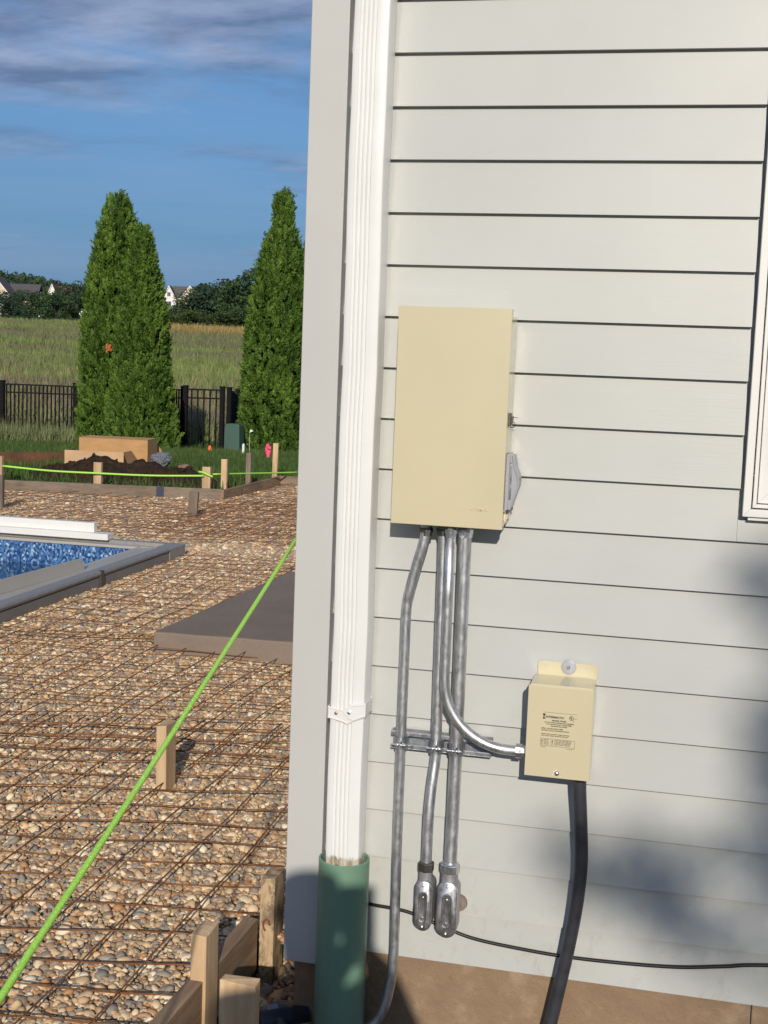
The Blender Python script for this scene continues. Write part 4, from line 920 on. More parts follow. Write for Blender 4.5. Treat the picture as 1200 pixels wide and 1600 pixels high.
cf = at(243, 712, 16.6); o = MB().prism([(cf.x-.13, cf.z-.25), (cf.x+.13, cf.z-.2), (cf.x+.12, cf.z-.02), (cf.x+.06, cf.z+.10), (cf.x-.03, cf.z+.15), (cf.x-.12, cf.z+.12)], cf.y, cf.y+.01).build('cardboard_sheet', M_CARD, None); tag(o, 'rounded loose cardboard sheet leaning behind the large box', 'cardboard')
import bmesh
b = bmesh.new(); bmesh.ops.create_icosphere(b, subdivisions=4, radius=1)
for v in b.verts: v.co *= 1 + .28*mnoise.fractal(v.co*1.7, .7, 2.2, 5)
me = bpy.data.meshes.new('plastic_bag'); b.to_mesh(me); b.free(); me.materials.append(M_BAG)
o = bpy.data.objects.new('plastic_bag', me); col.objects.link(o); o.location = at(253, 718, 15.3); o.scale = (.115, .12, .085); tag(o, 'crumpled clear plastic bag lying beside the large box', 'plastic bag')
a = at(-70, 722, 16.3); b2 = at(102, 723, 16.9)
bar('brown_plank', (a.x, a.y, a.z-.16), (b2.x, b2.y, b2.z-.14), .05, .28, M_BROWN, 'long red brown plank on edge left of the cardboard boxes', 'plank')

# ------------------------------------------------------------------ fence, gate and small yard things
def on_ground(px, D):
    p = at(px, 600, D); return Vector((p.x, p.y, ground_z(p.x, p.y)))
def fence(label, posts, group=None, name='fence', cat='fence', H=1.56, pitch=.105, rail=True):
    t = thing(name, label, cat, posts[0], group)
    for k, p in enumerate(posts):
        MB().box((p.x-.050, p.y-.050, p.z-.15), (p.x+.050, p.y+.050, p.z+H+.04)).box((p.x-.058, p.y-.058, p.z+H+.04), (p.x+.058, p.y+.058, p.z+H+.075)).build('post', M_BLACKPAINT, t)
    for p, q in zip(posts[:-1], posts[1:]):
        d = (q-p); n = max(2, int(round(d.length/pitch))); s_ = Vector((d.y, -d.x, 0)).normalized()*.014
        for f in (H-.02, H-.22, .16):
            A_, B_ = p+Vector((0, 0, f)), q+Vector((0, 0, f)); vs = []
            for e in (A_, B_): vs += [e-s_-Vector((0, 0, .018)), e+s_-Vector((0, 0, .018)), e+s_+Vector((0, 0, .018)), e-s_+Vector((0, 0, .018))]
            MB().add(vs, [(0, 1, 2, 3), (4, 7, 6, 5), (0, 4, 5, 1), (1, 5, 6, 2), (2, 6, 7, 3), (3, 7, 4, 0)]).build('rail', M_BLACKPAINT, t)
        for i in range(1, n):
            e = p + d*(i/n); MB().box((e.x-.0145, e.y-.0145, e.z+.04), (e.x+.0145, e.y+.0145, e.z+H-.02)).build('picket', M_BLACKPAINT, t)
    return t
fence('black metal picket fence left of the paired evergreens', [on_ground(-345, 33), on_ground(-228, 33), on_ground(-112, 33), on_ground(4, 33), on_ground(118.5, 33), on_ground(205, 33.2)])
fence('short black fence length between evergreens and gate', [on_ground(232, 33.3), on_ground(287, 32)])
fence('black metal gate of widely spaced bars beside the green utility box', [on_ground(290.5, 31.2), on_ground(348, 31.0)], name='gate', cat='gate', pitch=.152)
fence('black fence running behind the single right evergreen', [on_ground(359, 31.4), on_ground(372, 33), on_ground(440, 34.5), on_ground(530, 36), on_ground(640, 36.5), on_ground(750, 37)])
u = on_ground(368, 29.5); t = thing('utility_box', 'grey green utility box standing beside the black gate', 'utility box', u)
MB().prism([(u.x-.19, u.z-.05), (u.x+.19, u.z-.05), (u.x+.17, u.z+.72), (u.x+.14, u.z+.76), (u.x-.14, u.z+.76), (u.x-.17, u.z+.72)], u.y-.17, u.y+.17).build('cabinet', M_UTIL, t, bevel=.01); MB().box((u.x-.2, u.y-.18, u.z-.1), (u.x+.2, u.y+.18, u.z+.04)).build('base', M_UTIL, t)
u = on_ground(330, 27.5); t = thing('marker_cone', 'small orange marker cone in the grass before the gate', 'cone', u)
MB().tube([(u.x, u.y, u.z+.03), (u.x, u.y, u.z+.20), (u.x, u.y, u.z+.28)], [.095, .05, .022], 14).build('body', M_ORANGE, t, smooth=True); MB().box((u.x-.11, u.y-.11, u.z), (u.x+.11, u.y+.11, u.z+.03)).build('base', M_ORANGE, t)
u = on_ground(383, 27); tag(MB().box((u.x-.022, u.y-.022, u.z), (u.x+.022, u.y+.022, u.z+.33)).prism([(u.x-.022, u.z+.33), (u.x+.022, u.z+.33), (u.x, u.z+.36)], u.y-.02, u.y+.02).build('marker_post', M_WHITEP, None), 'thin white marker post beside the green utility box', 'marker')
u = at(393, 674, 27.5); tag(MB().prism([(u.x-.04, u.z-.03), (u.x+.045, u.z+.01), (u.x-.02, u.z+.045)], u.y-.004, u.y+.004).tube([(u.x-.04, u.y+.012, ground_z(u.x, u.y)), (u.x-.04, u.y+.012, u.z+.03)], .003, 6).build('marker_flag', M_WHITEP, None), 'tiny white marker flag at the foot of the right evergreen', 'flag')

# ------------------------------------------------------------------ foliage
def quads(C, U, W):                                     # leaf cards: centre, half-length vector, half-width vector
    n = len(C); V = np.empty((n, 4, 3)); V[:, 0] = C-U; V[:, 1] = C+W*1.0-U*.1; V[:, 2] = C+U; V[:, 3] = C-W-U*.1
    return V.reshape(-1, 3), np.arange(4*n).reshape(n, 4)
def unit(v): return v/np.maximum(1e-9, np.linalg.norm(v, axis=1, keepdims=True))
def arborvitae(label, base, H, R, seed, hs, ps, n=120000, leadlean=(0, 0)):
    r_ = np.random.default_rng(seed); t = thing('arborvitae', label, 'tree', base, 'columnar evergreens by the fence')
    ns = n//22; cdf = np.cumsum(np.interp(np.linspace(0, 1, 400), hs, ps)+.12); h = np.interp(r_.uniform(0, cdf[-1], ns), cdf, np.linspace(0, 1, 400))
    a = r_.uniform(0, 2*math.pi, ns)
    lump = np.array([mnoise.noise(Vector((math.cos(x)*1.7+seed, math.sin(x)*1.7, y*H*.75)))*.55+mnoise.noise(Vector((math.cos(x)*3.6+seed, math.sin(x)*3.6, y*H*1.6)))*.50 for x, y in zip(a, h)])
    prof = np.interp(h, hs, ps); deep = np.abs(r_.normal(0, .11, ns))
    rad = R*prof*(1.04+.20*lump)*(1-deep).clip(.35, 1)
    C0 = np.stack([base[0]+np.cos(a)*rad+leadlean[0]*h**2, base[1]+np.sin(a)*rad+leadlean[1]*h**2, base[2]-.05+h*(H-.12)], 1)
    out = np.stack([np.cos(a), np.sin(a), np.zeros(ns)], 1)
    D0 = unit(np.array([0, 0, 1.0])*.95+out*.42+r_.normal(0, .24, (ns, 3))); S0 = unit(np.cross(D0, out+r_.normal(0, .9, (ns, 3))))
    L0 = r_.uniform(.10, .22, ns); k = 22; i = np.repeat(np.arange(ns), k); tt = np.tile(np.linspace(0, 1, k), ns); sd_ = np.tile(np.where(np.arange(k) % 2, 1., -1.), ns)
    wd = (.10+.34*np.sin(np.pi*np.clip(tt*.85+.1, 0, 1)))*r_.uniform(.5, 1.1, len(tt))
    C = C0[i]+D0[i]*(tt*L0[i])[:, None]+S0[i]*(sd_*wd*L0[i]*.42)[:, None]+r_.normal(0, .008, (len(tt), 3))
    U = unit(D0[i]+S0[i]*(sd_*.75)[:, None]+r_.normal(0, .22, (len(tt), 3))); W = unit(np.cross(U, np.cross(D0[i], S0[i])+r_.normal(0, .35, (len(tt), 3))))
    ln = (r_.uniform(.022, .042, len(tt)))[:, None]; V, Fq = quads(C, U*ln, W*ln*.42)
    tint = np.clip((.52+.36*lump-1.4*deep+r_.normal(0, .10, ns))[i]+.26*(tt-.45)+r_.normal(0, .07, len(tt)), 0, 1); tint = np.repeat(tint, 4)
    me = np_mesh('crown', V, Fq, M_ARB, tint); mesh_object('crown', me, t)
    m = MB(); m.tube([(base[0], base[1], base[2]-.2), (base[0], base[1], base[2]+H*.5), (base[0]+leadlean[0]*.8, base[1]+leadlean[1]*.8, base[2]+H*.93)], [R*.13, R*.08, .02], 8); m.build('trunk', M_BARK, t, smooth=True)
    # dense inner twig mass so that no daylight crosses the core
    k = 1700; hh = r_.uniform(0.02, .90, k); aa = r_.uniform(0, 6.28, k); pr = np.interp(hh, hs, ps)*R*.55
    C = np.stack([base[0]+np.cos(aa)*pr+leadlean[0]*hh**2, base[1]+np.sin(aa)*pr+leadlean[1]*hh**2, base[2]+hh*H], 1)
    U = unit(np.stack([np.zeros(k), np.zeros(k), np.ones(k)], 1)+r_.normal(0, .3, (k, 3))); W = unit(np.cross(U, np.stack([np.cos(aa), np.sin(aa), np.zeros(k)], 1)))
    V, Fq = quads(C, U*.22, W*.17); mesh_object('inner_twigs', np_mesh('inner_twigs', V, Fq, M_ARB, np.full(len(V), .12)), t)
    return t
g1 = on_ground(179, 30.5); arborvitae('taller left evergreen of the pair, with blunt top', (g1.x, g1.y, g1.z), 6.0, .76, 11, [0, .05, .3, .5, .65, .8, .92, .97, 1], [.9, 1, .97, .9, .80, .62, .38, .26, .06], leadlean=(.04, 0))
g2 = on_ground(221, 29.6); arborvitae('shorter right evergreen of the pair, with wide skirt', (g2.x, g2.y, g2.z), 5.15, .80, 23, [0, .05, .3, .53, .7, .86, .95, 1], [.95, .97, .78, .66, .52, .36, .2, .06], leadlean=(-.05, 0))
g3 = on_ground(434, 30.5); arborvitae('single narrow topped evergreen beside the house corner', (g3.x, g3.y, g3.z), 6.2, .88, 37, [0, .1, .33, .5, .7, .8, .88, .97, 1], [.9, .97, .9, .8, .62, .42, .22, .17, .05], n=125000, leadlean=(.04, 0))
u = at(172, 544, 29.4); o = MB()
for k in range(7): o.tube([u+Vector((random.uniform(-.09, .09), -.05+random.uniform(-.05, .05), random.uniform(-.1, .1))) for _ in range(2)], .03, 5)
tag(o.build('dead_twig', Mat('orange_brown_dead_foliage', (.42, .13, .035, 1), .8).m, None), 'orange brown dead twig tuft in the left evergreen', 'twig')

def broadleaf_mesh(seed, n=3800, clumps=34, leaf=.30):
    r_ = np.random.default_rng(seed); cs = []
    for k in range(clumps):
        a = r_.uniform(0, 6.28); z = r_.uniform(-.85, 1); rr = math.sqrt(max(0, 1-z*z))*r_.uniform(.45, 1.0)
        cs.append((math.cos(a)*rr, math.sin(a)*rr, z*r_.uniform(.7, 1), r_.uniform(.22, .42)))
    cs = np.array(cs); i = r_.integers(0, clumps, n); d = unit(r_.normal(0, 1, (n, 3)))*(r_.uniform(.55, 1, n)[:, None]**.6)
    C = cs[i, :3]+d*cs[i, 3:4]
    U = unit(r_.normal(0, 1, (n, 3))); W = unit(np.cross(U, r_.normal(0, 1, (n, 3)))); l = r_.uniform(.5, 1.1, n)[:, None]*leaf*.2
    V, Fq = quads(C, U*l, W*l*.7); tint = np.clip(.45+.22*d[:, 2]+r_.normal(0, .16, n)+.25*(r_.random(clumps)[i]-.5), 0, 1)
    return V, Fq, np.repeat(tint, 4)
TREES = {}
def far_tree(label, px, D, H, W, mat, k, ztop=None, cat='tree', group='distant trees beyond the field', name='broadleaf_tree', drop=0):
    key = (k, mat.name)
    if key not in TREES:
        V, Fq, ti = broadleaf_mesh(100+k); TREES[key] = np_mesh('crown', V, Fq, mat, ti)
    p = on_ground(px, D); p.z -= drop
    t = thing(name, label, cat, p, group)
    o = bpy.data.objects.new('crown', TREES[key]); col.objects.link(o); o.parent = t; o.location = (0, 0, H*.53); o.scale = (W/2, W/2, H*.50); o.rotation_euler = (0, 0, px*.37)
    m = MB(); m.tube([(0, 0, -.3), (0, 0, H*.3), (W*.05, 0, H*.55)], [W*.04, W*.03, W*.015], 7); b_ = m.build('trunk', M_BARK, None, smooth=True); b_.parent = t
    for sx in (-1, 1):
        m = MB(); m.tube([(0, 0, H*.28), (sx*W*.14, W*.05, H*.45), (sx*W*.26, 0, H*.62)], [W*.02, W*.014, W*.006], 5); l_ = m.build('limb', M_BARK, None, smooth=True); l_.parent = t
    return t
ft_ = [
 ('dark tree at the left photo edge before the gabled house', 4, 318, 6.7, 9, M_TREED, 0), ('dark round tree below the grey hip roof', 27, 322, 7.3, 8.5, M_TREE, 1), ('dark tree left of the small white gable', 46, 316, 7.5, 8.5, M_TREED, 2),
 ('bushy dark tree in front of the white gable house', 66, 312, 7.3, 10, M_TREE, 3), ('low dark tree under the red brown roof', 90, 306, 6.9, 9.5, M_TREE, 0), ('dark tree right of the red brown roof', 112, 312, 8.7, 9, M_TREED, 1), ('tall dark tree touching the left evergreen', 127, 316, 9.9, 9, M_TREE, 2),
 ('low dark shrubby tree under the cream house gable', 279, 300, 5.7, 7, M_TREED, 3), ('dark tree hiding the right end of the cream house', 299, 298, 8.3, 9, M_TREE, 0), ('broad dark tree right of the cream house', 321, 300, 9.5, 12, M_TREED, 1), ('pointed dark tree at the middle of the right grove', 346, 296, 10.9, 12, M_TREED, 2),
 ('tall green tree left of the single evergreen', 373, 286, 10.5, 13, M_TREE, 3), ('large green tree behind the single evergreen', 404, 284, 12.5, 16, M_TREE, 1), ('green tree seen through the single evergreen edge', 458, 290, 13.9, 18, M_TREE, 0), ('small dark tree behind the paired evergreens', 240, 310, 5.9, 8, M_TREE, 1), ('dark tree hidden behind the paired evergreens', 205, 310, 6.9, 10, M_TREED, 3)]
for lab, px, D, H, W, mt, k in ft_: far_tree(lab, px, D, H, W, mt, k)
shr = [('pale scrub bush under the cream house front wall', 268, 222, 2.6, 6), ('pale scrub bush below the cream house right gable', 286, 226, 3.0, 7), ('pale scrub bush left of the right grove', 306, 220, 3.6, 8), ('dark scrub bush under the broad dark tree', 326, 226, 3.2, 8), ('pale scrub bush under the pointed dark tree', 345, 218, 3.2, 8), ('pale scrub bush left of the single evergreen, second nearest it', 362, 222, 4.0, 7), ('dark scrub bush touching the single evergreen', 381, 218, 4.4, 7), ('pale scrub bush against the right side of the paired evergreens', 256, 220, 3.0, 5)]
for k, (lab, px, D, H, W) in enumerate(shr):
    far_tree(lab, px, D, H, W, M_TREE if 'dark' in lab.split()[:2] else M_TREEL, k % 4, cat='bush', group='scrub bushes at the field edge', name='scrub_bush')
for k, (lab, px, D, H, W) in enumerate([('low hedge bush at the left photo edge of the field', 6, 268, 1.6, 8), ('low hedge bush under the slate grey roof', 28, 270, 1.4, 8), ('low hedge bush below the small white gable', 54, 266, 1.6, 9), ('low hedge bush left of the wooden field board', 78, 268, 1.3, 8), ('low hedge bush right of the wooden field board', 104, 264, 1.5, 9), ('low hedge bush at the foot of the white building', 126, 262, 1.6, 7)]):
    far_tree(lab, px, D, H, W, M_TREE, (k+1) % 4, cat='bush', group='hedge bushes at the left field edge', name='hedge_bush')
p = on_ground(478, 40); far_tree('dark leafy tree just peeping past the corner board', 552, 60, 10.3, 4.6, M_TREED, 2)
# wooded hill and skyline: one far mass
wp_, wr_, wsc, wix = [], [], [], []
for i in range(5200):
    D = random.uniform(560, 940); px = random.uniform(-420, 1150)
    if px > 150 and random.random() < .35: continue
    q = at(px, 560, D); wp_.append((q.x, q.y, ground_z(q.x, q.y)+4.5)); s_ = random.uniform(4.2, 7.5); wsc.append((s_, s_, s_*random.uniform(.9, 1.5))); wr_.append((0, 0, random.uniform(0, 6.28)))
for i in range(900):                                    # nearer belt behind the houses
    D = random.uniform(430, 500); px = random.uniform(-420, 1150); q = at(px, 560, D); wp_.append((q.x, q.y, ground_z(q.x, q.y)+3.5)); s_ = random.uniform(3.6, 6.0); wsc.append((s_, s_, s_*random.uniform(.9, 1.45))); wr_.append((0, 0, random.uniform(0, 6.28)))
pro = []
for k in range(4):
    V, Fq, ti = broadleaf_mesh(300+k, 900, 18, .75); pro.append(bpy.data.objects.new('far_crown', np_mesh('far_crown', V, Fq, M_TREED if k < 3 else M_TREE, ti)))
instancer('wood', np.array(wp_), np.array(wr_), np.array(wsc), pro, 'dark wooded hill and tree line far behind the houses', 'woods')

# ------------------------------------------------------------------ distant houses
M_CREAM = painted('cream_house_siding', (.66, .52, .39, 1), .7, .05); M_PALEW = painted('white_gable_siding', (.78, .75, .70, 1), .7, .04); M_ROOFG = painted('grey_shingle_roof', (.115, .100, .095, 1), .9, .12); M_ROOFR = painted('red_brown_shingle_roof', (.155, .085, .066, 1), .9, .12); M_ROOFV = painted('slate_violet_roof', (.085, .078, .085, 1), .9, .12)
M_HGLASS = Mat('far_window_glass', (.05, .055, .065, 1), .1, spec=.6).m
def gable_block(t, cx, cy, z, w, d, hw, hr, wall, roof, front=True, over=.35):
    """block at cx (across), cy (away); ridge runs away from the viewer when front, else across"""
    R = Matrix.Translation((cx, cy, z)) @ Matrix.Rotation(YAW, 4, 'Z')
    def B(m, nm, mat):
        m.v = [tuple(R @ Vector(p)) for p in m.v]; return m.build(nm, mat, t)
    if front:
        B(MB().prism([(-w/2, 0), (w/2, 0), (w/2, hw), (0, hr), (-w/2, hw)], 0, d, 'y'), 'wall', wall); s_ = (hr-hw)/(w/2)
        rf = B(MB().prism([(-w/2-over, hw-over*s_+.05), (0, hr+.05), (w/2+over, hw-over*s_+.05), (w/2+over, hw-over*s_+.25), (0, hr+.27), (-w/2-over, hw-over*s_+.25)], -.30, d+.3, 'y'), 'roof', roof)
        B(MB().prism([(-w/2-over, hw-over*s_-.20), (0, hr-.22), (w/2+over, hw-over*s_-.20), (w/2+over, hw-over*s_+.22), (0, hr+.24), (-w/2-over, hw-over*s_+.22)], -.36, -.31, 'y'), 'rake_board', M_PALEW)
    else:
        B(MB().box((-w/2, 0, 0), (w/2, d, hw)), 'wall', wall)
        rf = B(MB().prism([(-over, hw-.1), (d/2, hr), (d+over, hw-.1), (d+over, hw+.1), (d/2, hr+.22), (-over, hw+.1)], -w/2-over, w/2+over, 'x'), 'roof', roof)
    return R
def far_window(t, R, x, z, w, h, y=-.02):
    f = MB().box((x-w/2-.10, y-.06, z-h/2-.10), (x+w/2+.10, y, z+h/2+.10), R).build('window', M_PALEW, t)
    MB().box((x-w/2, y-.09, z-h/2), (x-.04, y-.062, z+h/2), R).build('pane', M_HGLASS, f); MB().box((x+.04, y-.09, z-h/2), (x+w/2, y-.062, z+h/2), R).build('pane', M_HGLASS, f)
D = 380; px1 = D/F
hp = on_ground(280, D); t = thing('cream_house', 'cream house with grey roof and two gables beyond the field', 'house', hp, 'distant houses beyond the field')
zb = at(280, 508, D).z
def hx(px): return at(px, 500, D)
c = hx(283); gable_block(t, c.x+.8, c.y+2.5, zb, 9.0, 9, 8.0, 11.2, M_CREAM, M_ROOFG, False)
c = hx(254); gable_block(t, c.x, c.y+1.2, zb, 6.0, 7, 7.3, 9.4, M_CREAM, M_ROOFG, False)
c = hx(264.5); R = gable_block(t, c.x, c.y-.6, zb, 3.9, 5, 7.5, 11.0, M_PALEW, M_ROOFG, True, .25); far_window(t, R, 0, 8.7, .9, 1.1); far_window(t, R, -.2, 5.9, 1.7, 1.5)
c = hx(300.5); R = gable_block(t, c.x, c.y-2.2, zb, 9.4, 8, 5.2, 11.1, M_CREAM, M_ROOFG, True, .5); far_window(t, R, .2, 7.2, 1.2, 1.4); far_window(t, R, -2.6, 3.2, 1.4, 1.5)
hp = on_ground(-8, 352); t = thing('gabled_house', 'large pale gabled house cut off by the left photo edge', 'house', hp, 'distant houses beyond the field'); c = at(-8, 500, 352)
R = gable_block(t, c.x, c.y, c.z-1.5, 9.0, 8, 7.5, 13.0, M_CREAM, M_ROOFV, True, .6); far_window(t, R, 1.5, 4.5, 1.4, 1.5)
c = at(-2, 500, 344); R = gable_block(t, c.x, c.y-2, c.z-1.5, 6.8, 7, 4.2, 7.4, M_CREAM, M_ROOFV, True, .6); far_window(t, R, .8, 3, 1.2, 1.2)
c = at(33, 500, 372); hp = on_ground(33, 372); t = thing('grey_roofed_house', 'house with wide slate grey roof behind left trees', 'house', hp, 'distant houses beyond the field')
R = gable_block(t, c.x, c.y, c.z-1.5, 8.2, 9, 7.0, 11.6, M_CREAM, M_ROOFV, False); far_window(t, R, 0, 4.5, 1.4, 1.5)
c = at(64, 500, 366); hp = on_ground(64, 366); t = thing('small_white_gable_house', 'small white gable showing between the left trees', 'house', hp, 'distant houses beyond the field')
R = gable_block(t, c.x, c.y, c.z-1.5, 2.6, 6, 7.4, 8.9, M_PALEW, M_ROOFV, True, .3); far_window(t, R, 0, 5, .9, 1.1)
c = at(97, 500, 380); hp = on_ground(97, 380); t = thing('red_roofed_house', 'house with red brown roof and white gable above left trees', 'house', hp, 'distant houses beyond the field')
R = gable_block(t, c.x, c.y+1, c.z-1.5, 6.2, 9, 7.2, 11.1, M_CREAM, M_ROOFR, False); far_window(t, R, 0, 4.5, 1.4, 1.4)
c = at(83, 500, 378); R = gable_block(t, c.x, c.y-.8, c.z-1.5, 2.4, 6, 8.8, 11.6, M_PALEW, M_ROOFR, True, .2); far_window(t, R, 0, 7.6, .8, 1.0)
c = at(129, 500, 290); hp = on_ground(131, 290); t = thing('white_shed', 'white building edge showing left of the paired evergreens', 'building', hp); R = gable_block(t, c.x+.7, c.y, ground_z(c.x, c.y), 2.2, 4, 2.7, 3.6, M_PALEW, M_ROOFV, True, .2); far_window(t, R, -.5, 1.4, .5, .8)
c = on_ground(91, 236); t = thing('notice_board', 'small weathered wooden board standing in the far field', 'sign', c)
MB().box((c.x-.85, c.y, c.z+.15), (c.x+.85, c.y+.08, c.z+1.3)).build('board', wood('old_board', (.16, .11, .07, 1), (.26, .19, .13, 1), 0), t)
for s_ in (-.8, .8): MB().box((c.x+s_-.06, c.y-.06, c.z-.1), (c.x+s_+.06, c.y-.001, c.z+1.42)).build('post', M_STAKEG, t)

# ------------------------------------------------------------------ grasses
def tuft_protos(mat, n=5, blades=14, h=1.0, spread=.35, w=.035, bend=.35):
    out = []
    for k in range(n):
        m = MB()
        for i in range(blades):
            a = random.uniform(0, 6.28); r0 = random.uniform(0, spread); x, y = math.cos(a)*r0, math.sin(a)*r0; hh = h*random.uniform(.55, 1.1); b_ = random.uniform(.1, 1)*bend*hh; da = a+random.uniform(-1, 1); ww = w*random.uniform(.6, 1.3); q = da+1.57
            dx, dy = math.cos(q)*ww, math.sin(q)*ww; bx, by = math.cos(da)*b_, math.sin(da)*b_
            m.add([(x-dx, y-dy, -.05), (x+dx, y+dy, -.05), (x+dx*.8+bx*.3, y+dy*.8+by*.3, hh*.55), (x-dx*.8+bx*.3, y-dy*.8+by*.3, hh*.55), (x+bx, y+by, hh)], [(0, 1, 2, 3), (3, 2, 4)])
        me = bpy.data.meshes.new('tuft'); me.from_pydata(m.v, [], m.f); me.materials.append(mat); out.append(bpy.data.objects.new('tuft', me))
    return out
def scatter_grass(name, label, n, D0, D1, px0, px1_, protos, s0, s1_, cond=None, power=.5, grow=0.0):
    P, Rr, S = [], [], []
    while len(P) < n:
        D = D0+(D1-D0)*random.random()**(1/ (power*2)) ; px = random.uniform(px0, px1_); q = at(px, 600, D)
        if cond and not cond(q.x, q.y, D, px): continue
        s_ = random.uniform(s0, s1_)*(1+grow*(D-D0)/(D1-D0)); P.append((q.x, q.y, ground_z(q.x, q.y))); Rr.append((random.gauss(0, .12), random.gauss(0, .12), random.uniform(0, 6.28))); S.append((s_, s_, s_*random.uniform(.75, 1.25)))
    return instancer(name, np.array(P), np.array(Rr), np.array(S), protos, label, 'grass')
scatter_grass('meadow_grass', 'tall mixed meadow grass covering the rising field beyond the fence', 92000, 35.5, 236, -420, 980, tuft_protos(M_FIELD, 6, 16, .85, .60, .035), .55, 1.0, grow=.55)
scatter_grass('ripe_grass', 'band of ripe straw coloured grass at the far side of the field', 9600, 165, 196, 240, 980, tuft_protos(M_STRAW, 4, 16, 1.1, .8, .05), .9, 1.5)
scatter_grass('brown_weeds', 'brown seeding weeds in the near field behind the fence', 3200, 38, 74, -420, 980, tuft_protos(grassmat('brown_seedheads', [(.3, (.25, .185, .12)), (.7, (.36, .28, .18))], .2, .2), 4, 12, .95, .22, .016, .3), .6, 1.1)
def lawn_ok(x, y, D, px):
    c = at(205, 752, 14.6)
    return not (y < 9.75+.17*(x+4.5) and x < -4.4) and not (x > -4.5 and y < 11.75) and ((x-c.x+.25)**2/1.9**2+((y-c.y-.1)/.75)**2 > 1)
scatter_grass('lawn', 'short green lawn between the far forms and the fence', 50000, 12.0, 36, -420, 980, tuft_protos(M_LAWN, 5, 16, .16, .10, .008, .6), .7, 1.35, lawn_ok, .62)
scatter_grass('tall_weeds', 'pale tall weeds along the foot of the left fence', 2800, 30.8, 34.5, -420, 140, tuft_protos(M_WEED, 4, 14, .55, .16, .010, .3), .6, 1.15)

# ------------------------------------------------------------------ behind the camera: the people and tree that cast the shadows
def person():
    t = thing('person', 'person in shirt and trousers holding up phone, seen only by shadow', 'person', (-.05, -3.36, -.15))
    def skin(name, verts, edges, rad, mat, root=0):
        me = bpy.data.meshes.new(name); me.from_pydata(verts, edges, []); o = bpy.data.objects.new(name, me); col.objects.link(o)
        md = o.modifiers.new('skin', 'SKIN'); lay = me.skin_vertices[0].data
        for i, r_ in enumerate(rad): lay[i].radius = r_ if isinstance(r_, tuple) else (r_, r_); lay[i].use_root = (i == root)
        o.modifiers.new('sub', 'SUBSURF').levels = 1; o.modifiers['sub'].render_levels = 2; me.materials.append(mat); adopt(o, t); return o
    cx, cy = -.045, -3.36
    v = [(cx, cy, .82), (cx, cy, 1.02), (cx, cy+.01, 1.22), (cx, cy, 1.36), (cx, cy+.02, 1.43), (cx, cy+.035, 1.49), (cx, cy+.045, 1.545), (cx, cy+.04, 1.60),
         (cx-.165, cy+.01, 1.335), (cx-.150, cy+.19, 1.13), (cx+.008, cy+.37, 1.350), (cx+.160, cy+.01, 1.375), (cx+.275, cy+.18, 1.11), (cx+.085, cy+.38, 1.330),
         (cx-.09, cy, .76), (cx-.10, cy+.02, .33), (cx-.10, cy, -.07), (cx-.10, cy+.15, -.115), (cx+.09, cy, .76), (cx+.11, cy+.03, .33), (cx+.12, cy, -.07), (cx+.13, cy+.15, -.115)]
    e = [(0, 1), (1, 2), (2, 3), (3, 4), (4, 5), (5, 6), (6, 7), (2, 8), (8, 9), (9, 10), (2, 11), (11, 12), (12, 13), (0, 14), (14, 15), (15, 16), (16, 17), (0, 18), (18, 19), (19, 20), (20, 21)]
    r = [(.17, .12), (.17, .12), (.19, .14), (.13, .10), .055, (.075, .085), (.082, .098), (.060, .075), .072, .056, .058, .092, .050, .045, .085, .062, .045, .035, .085, .062, .045, .035]
    # fingers of both hands wrap the phone's edges
    def hand(idx, sx):
        base = Vector(v[idx])
        for k in range(4):
            a = base+Vector((sx*-.012, .02, .018-.018*k)); b_ = a+Vector((sx*-.004, .030, .004)); c_ = b_+Vector((sx*-.028, .004, 0)); i0 = len(v); v.extend([tuple(a), tuple(b_), tuple(c_)]); e.extend([(idx, i0), (i0, i0+1), (i0+1, i0+2)]); r.extend([.010, .0085, .0075])
        i0 = len(v); a = base+Vector((sx*-.018, .010, .035)); v.extend([tuple(a), tuple(a+Vector((sx*-.02, .006, .022)))]); e.extend([(idx, i0), (i0, i0+1)]); r.extend([.011, .009])
    hand(10, -1); hand(13, 1)
    skin('body', v, e, r, painted('shirt_cloth', (.10, .13, .20, 1), .8, .1))
    b = bmesh.new(); bmesh.ops.create_uvsphere(b, u_segments=16, v_segments=10, radius=1)
    for q in b.verts: q.co = Vector((cx+q.co.x*.086, cy+.03+q.co.y*.102, 1.575+q.co.z*.085))
    me = bpy.data.meshes.new('hair'); b.to_mesh(me); b.free(); me.materials.append(painted('brown_hair', (.05, .03, .02, 1), .8, .2)); mesh_object('hair', me, t)
    b = bmesh.new(); n = 24; prof = [(0, .085), (.07, .080), (.088, .035), (.090, .012), (.100, .004), (.101, -.002), (.088, .004), (.05, .0)]
    vs = [[b.verts.new((cx+rr*math.cos(6.2832*k/n), cy+.03+rr*1.05*math.sin(6.2832*k/n), 1.585+zz)) for k in range(n)] for rr, zz in prof]
    for i in range(len(prof)-1):
        for k in range(n): b.faces.new((vs[i][k], vs[i][(k+1) % n], vs[i+1][(k+1) % n], vs[i+1][k]))
    me = bpy.data.meshes.new('hat'); b.to_mesh(me); b.free(); me.materials.append(painted('straw_hat', (.42, .33, .2, 1), .9, .1)); mesh_object('hat', me, t)
    ph = MB().box((-.061, -.1455, .006), (.016, .0165, .0145)); Mw = cam.matrix_world
    ph.v = [tuple(Mw @ Vector(p)) for p in ph.v]
    tag(ph.build('phone', painted('black_phone_glass', (.02, .02, .022, 1), .2, .1), None, bevel=.003), 'slim black phone held up in front of the wall, seen by shadow', 'phone')
person()
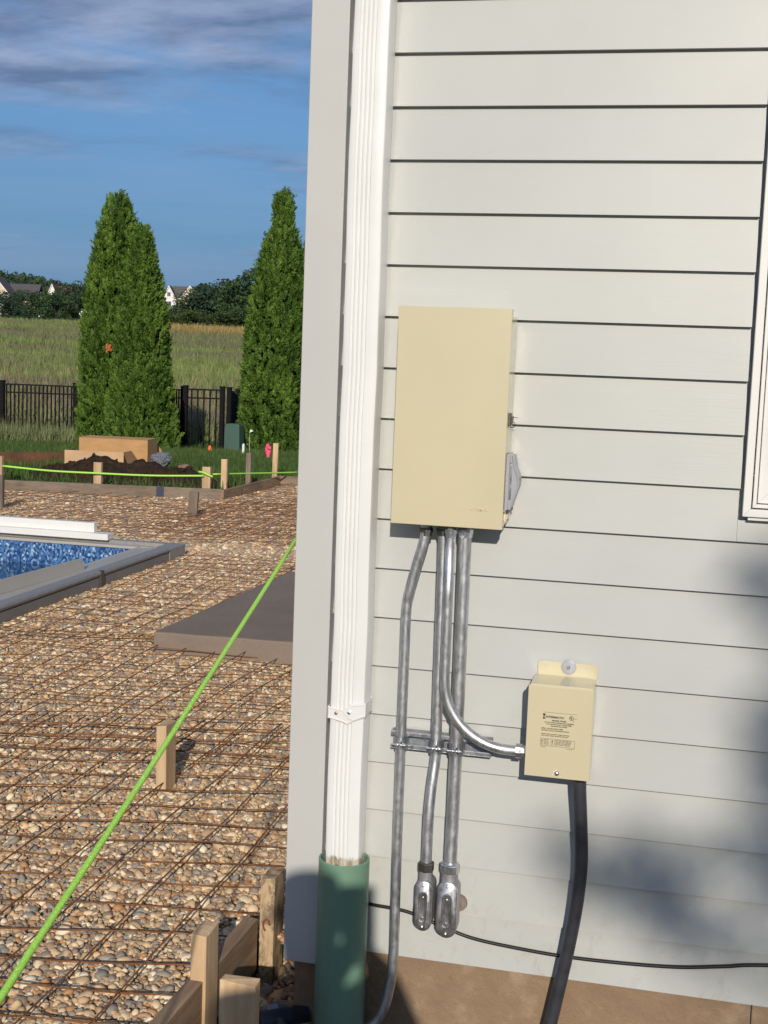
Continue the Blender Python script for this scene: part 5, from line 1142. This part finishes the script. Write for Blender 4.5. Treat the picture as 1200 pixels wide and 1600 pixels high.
def shade_tree():
    T = 15.0; base = Vector((4.6, -13.6, -.2)); t = thing('shade_tree', 'leafy tree across the yard casting soft shadows on the siding', 'tree', base)
    cl = [(-.10, .335, .085), (-.21, .370, .07), (-.02, .30, .08), (.07, .250, .08), (-.04, .42, .05), (.06, .36, .07), (.16, .21, .07), (.17, 1.04, .075), (.24, .95, .08), (.20, .72, .05), (.26, .66, .08), (.215, .575, .06), (.27, .50, .09), (.23, .42, .07), (.31, .34, .10), (.33, .80, .10), (.36, .58, .12), (.36, 1.08, .12), (.33, .18, .08), (.12, .44, .035), (.45, .9, .15), (.5, .4, .16), (.55, .65, .2), (.62, 1.1, .2), (.7, .25, .15), (.8, .7, .25), (.95, 1.0, .25), (1.1, .5, .25), (1.2, .9, .3), (.9, 1.3, .25), (.45, 1.4, .18), (1.4, 1.3, .3)]
    r_ = np.random.default_rng(5); Cs = []; 
    for sx, sz, rr in cl:
        c_ = np.array([sx, 0, sz]) + SUN*(T+r_.uniform(-.5, .5)); n = int((125 if sx < .1 else 105)*(rr/.08)**2)
        Cs.append(c_ + unit(r_.normal(0, 1, (n, 3)))*(r_.uniform(0, 1, n)[:, None]**.5)*rr*np.array([1.25, 1.6, 1.0]))
    C = np.concatenate(Cs); n = len(C); U = unit(r_.normal(0, 1, (n, 3))); W = unit(np.cross(U, r_.normal(0, 1, (n, 3)))); l = r_.uniform(.012, .026, n)[:, None]
    V, Fq = quads(C, U*l, W*l*.7); mesh_object('crown', np_mesh('crown', V, Fq, M_TREE, np.repeat(r_.uniform(.2, .9, n), 4)), t)
    top = Vector(np.array([.9, 0, .9])+SUN*T); fork = (base+top)/2+Vector((.6, 0, .3))
    MB().tube([base, fork*.5+base*.5, fork, top], [.22, .17, .11, .03], 10).build('trunk', M_BARK, t, smooth=True)
    for sx, sz, rr in cl[::3]:
        q = Vector(np.array([sx, 0, sz])+SUN*T); MB().tube([fork, (fork+q)/2+Vector((0, 0, .1)), q], [.03, .012, .004], 6).build('limb', M_BARK, t, smooth=True)
shade_tree()
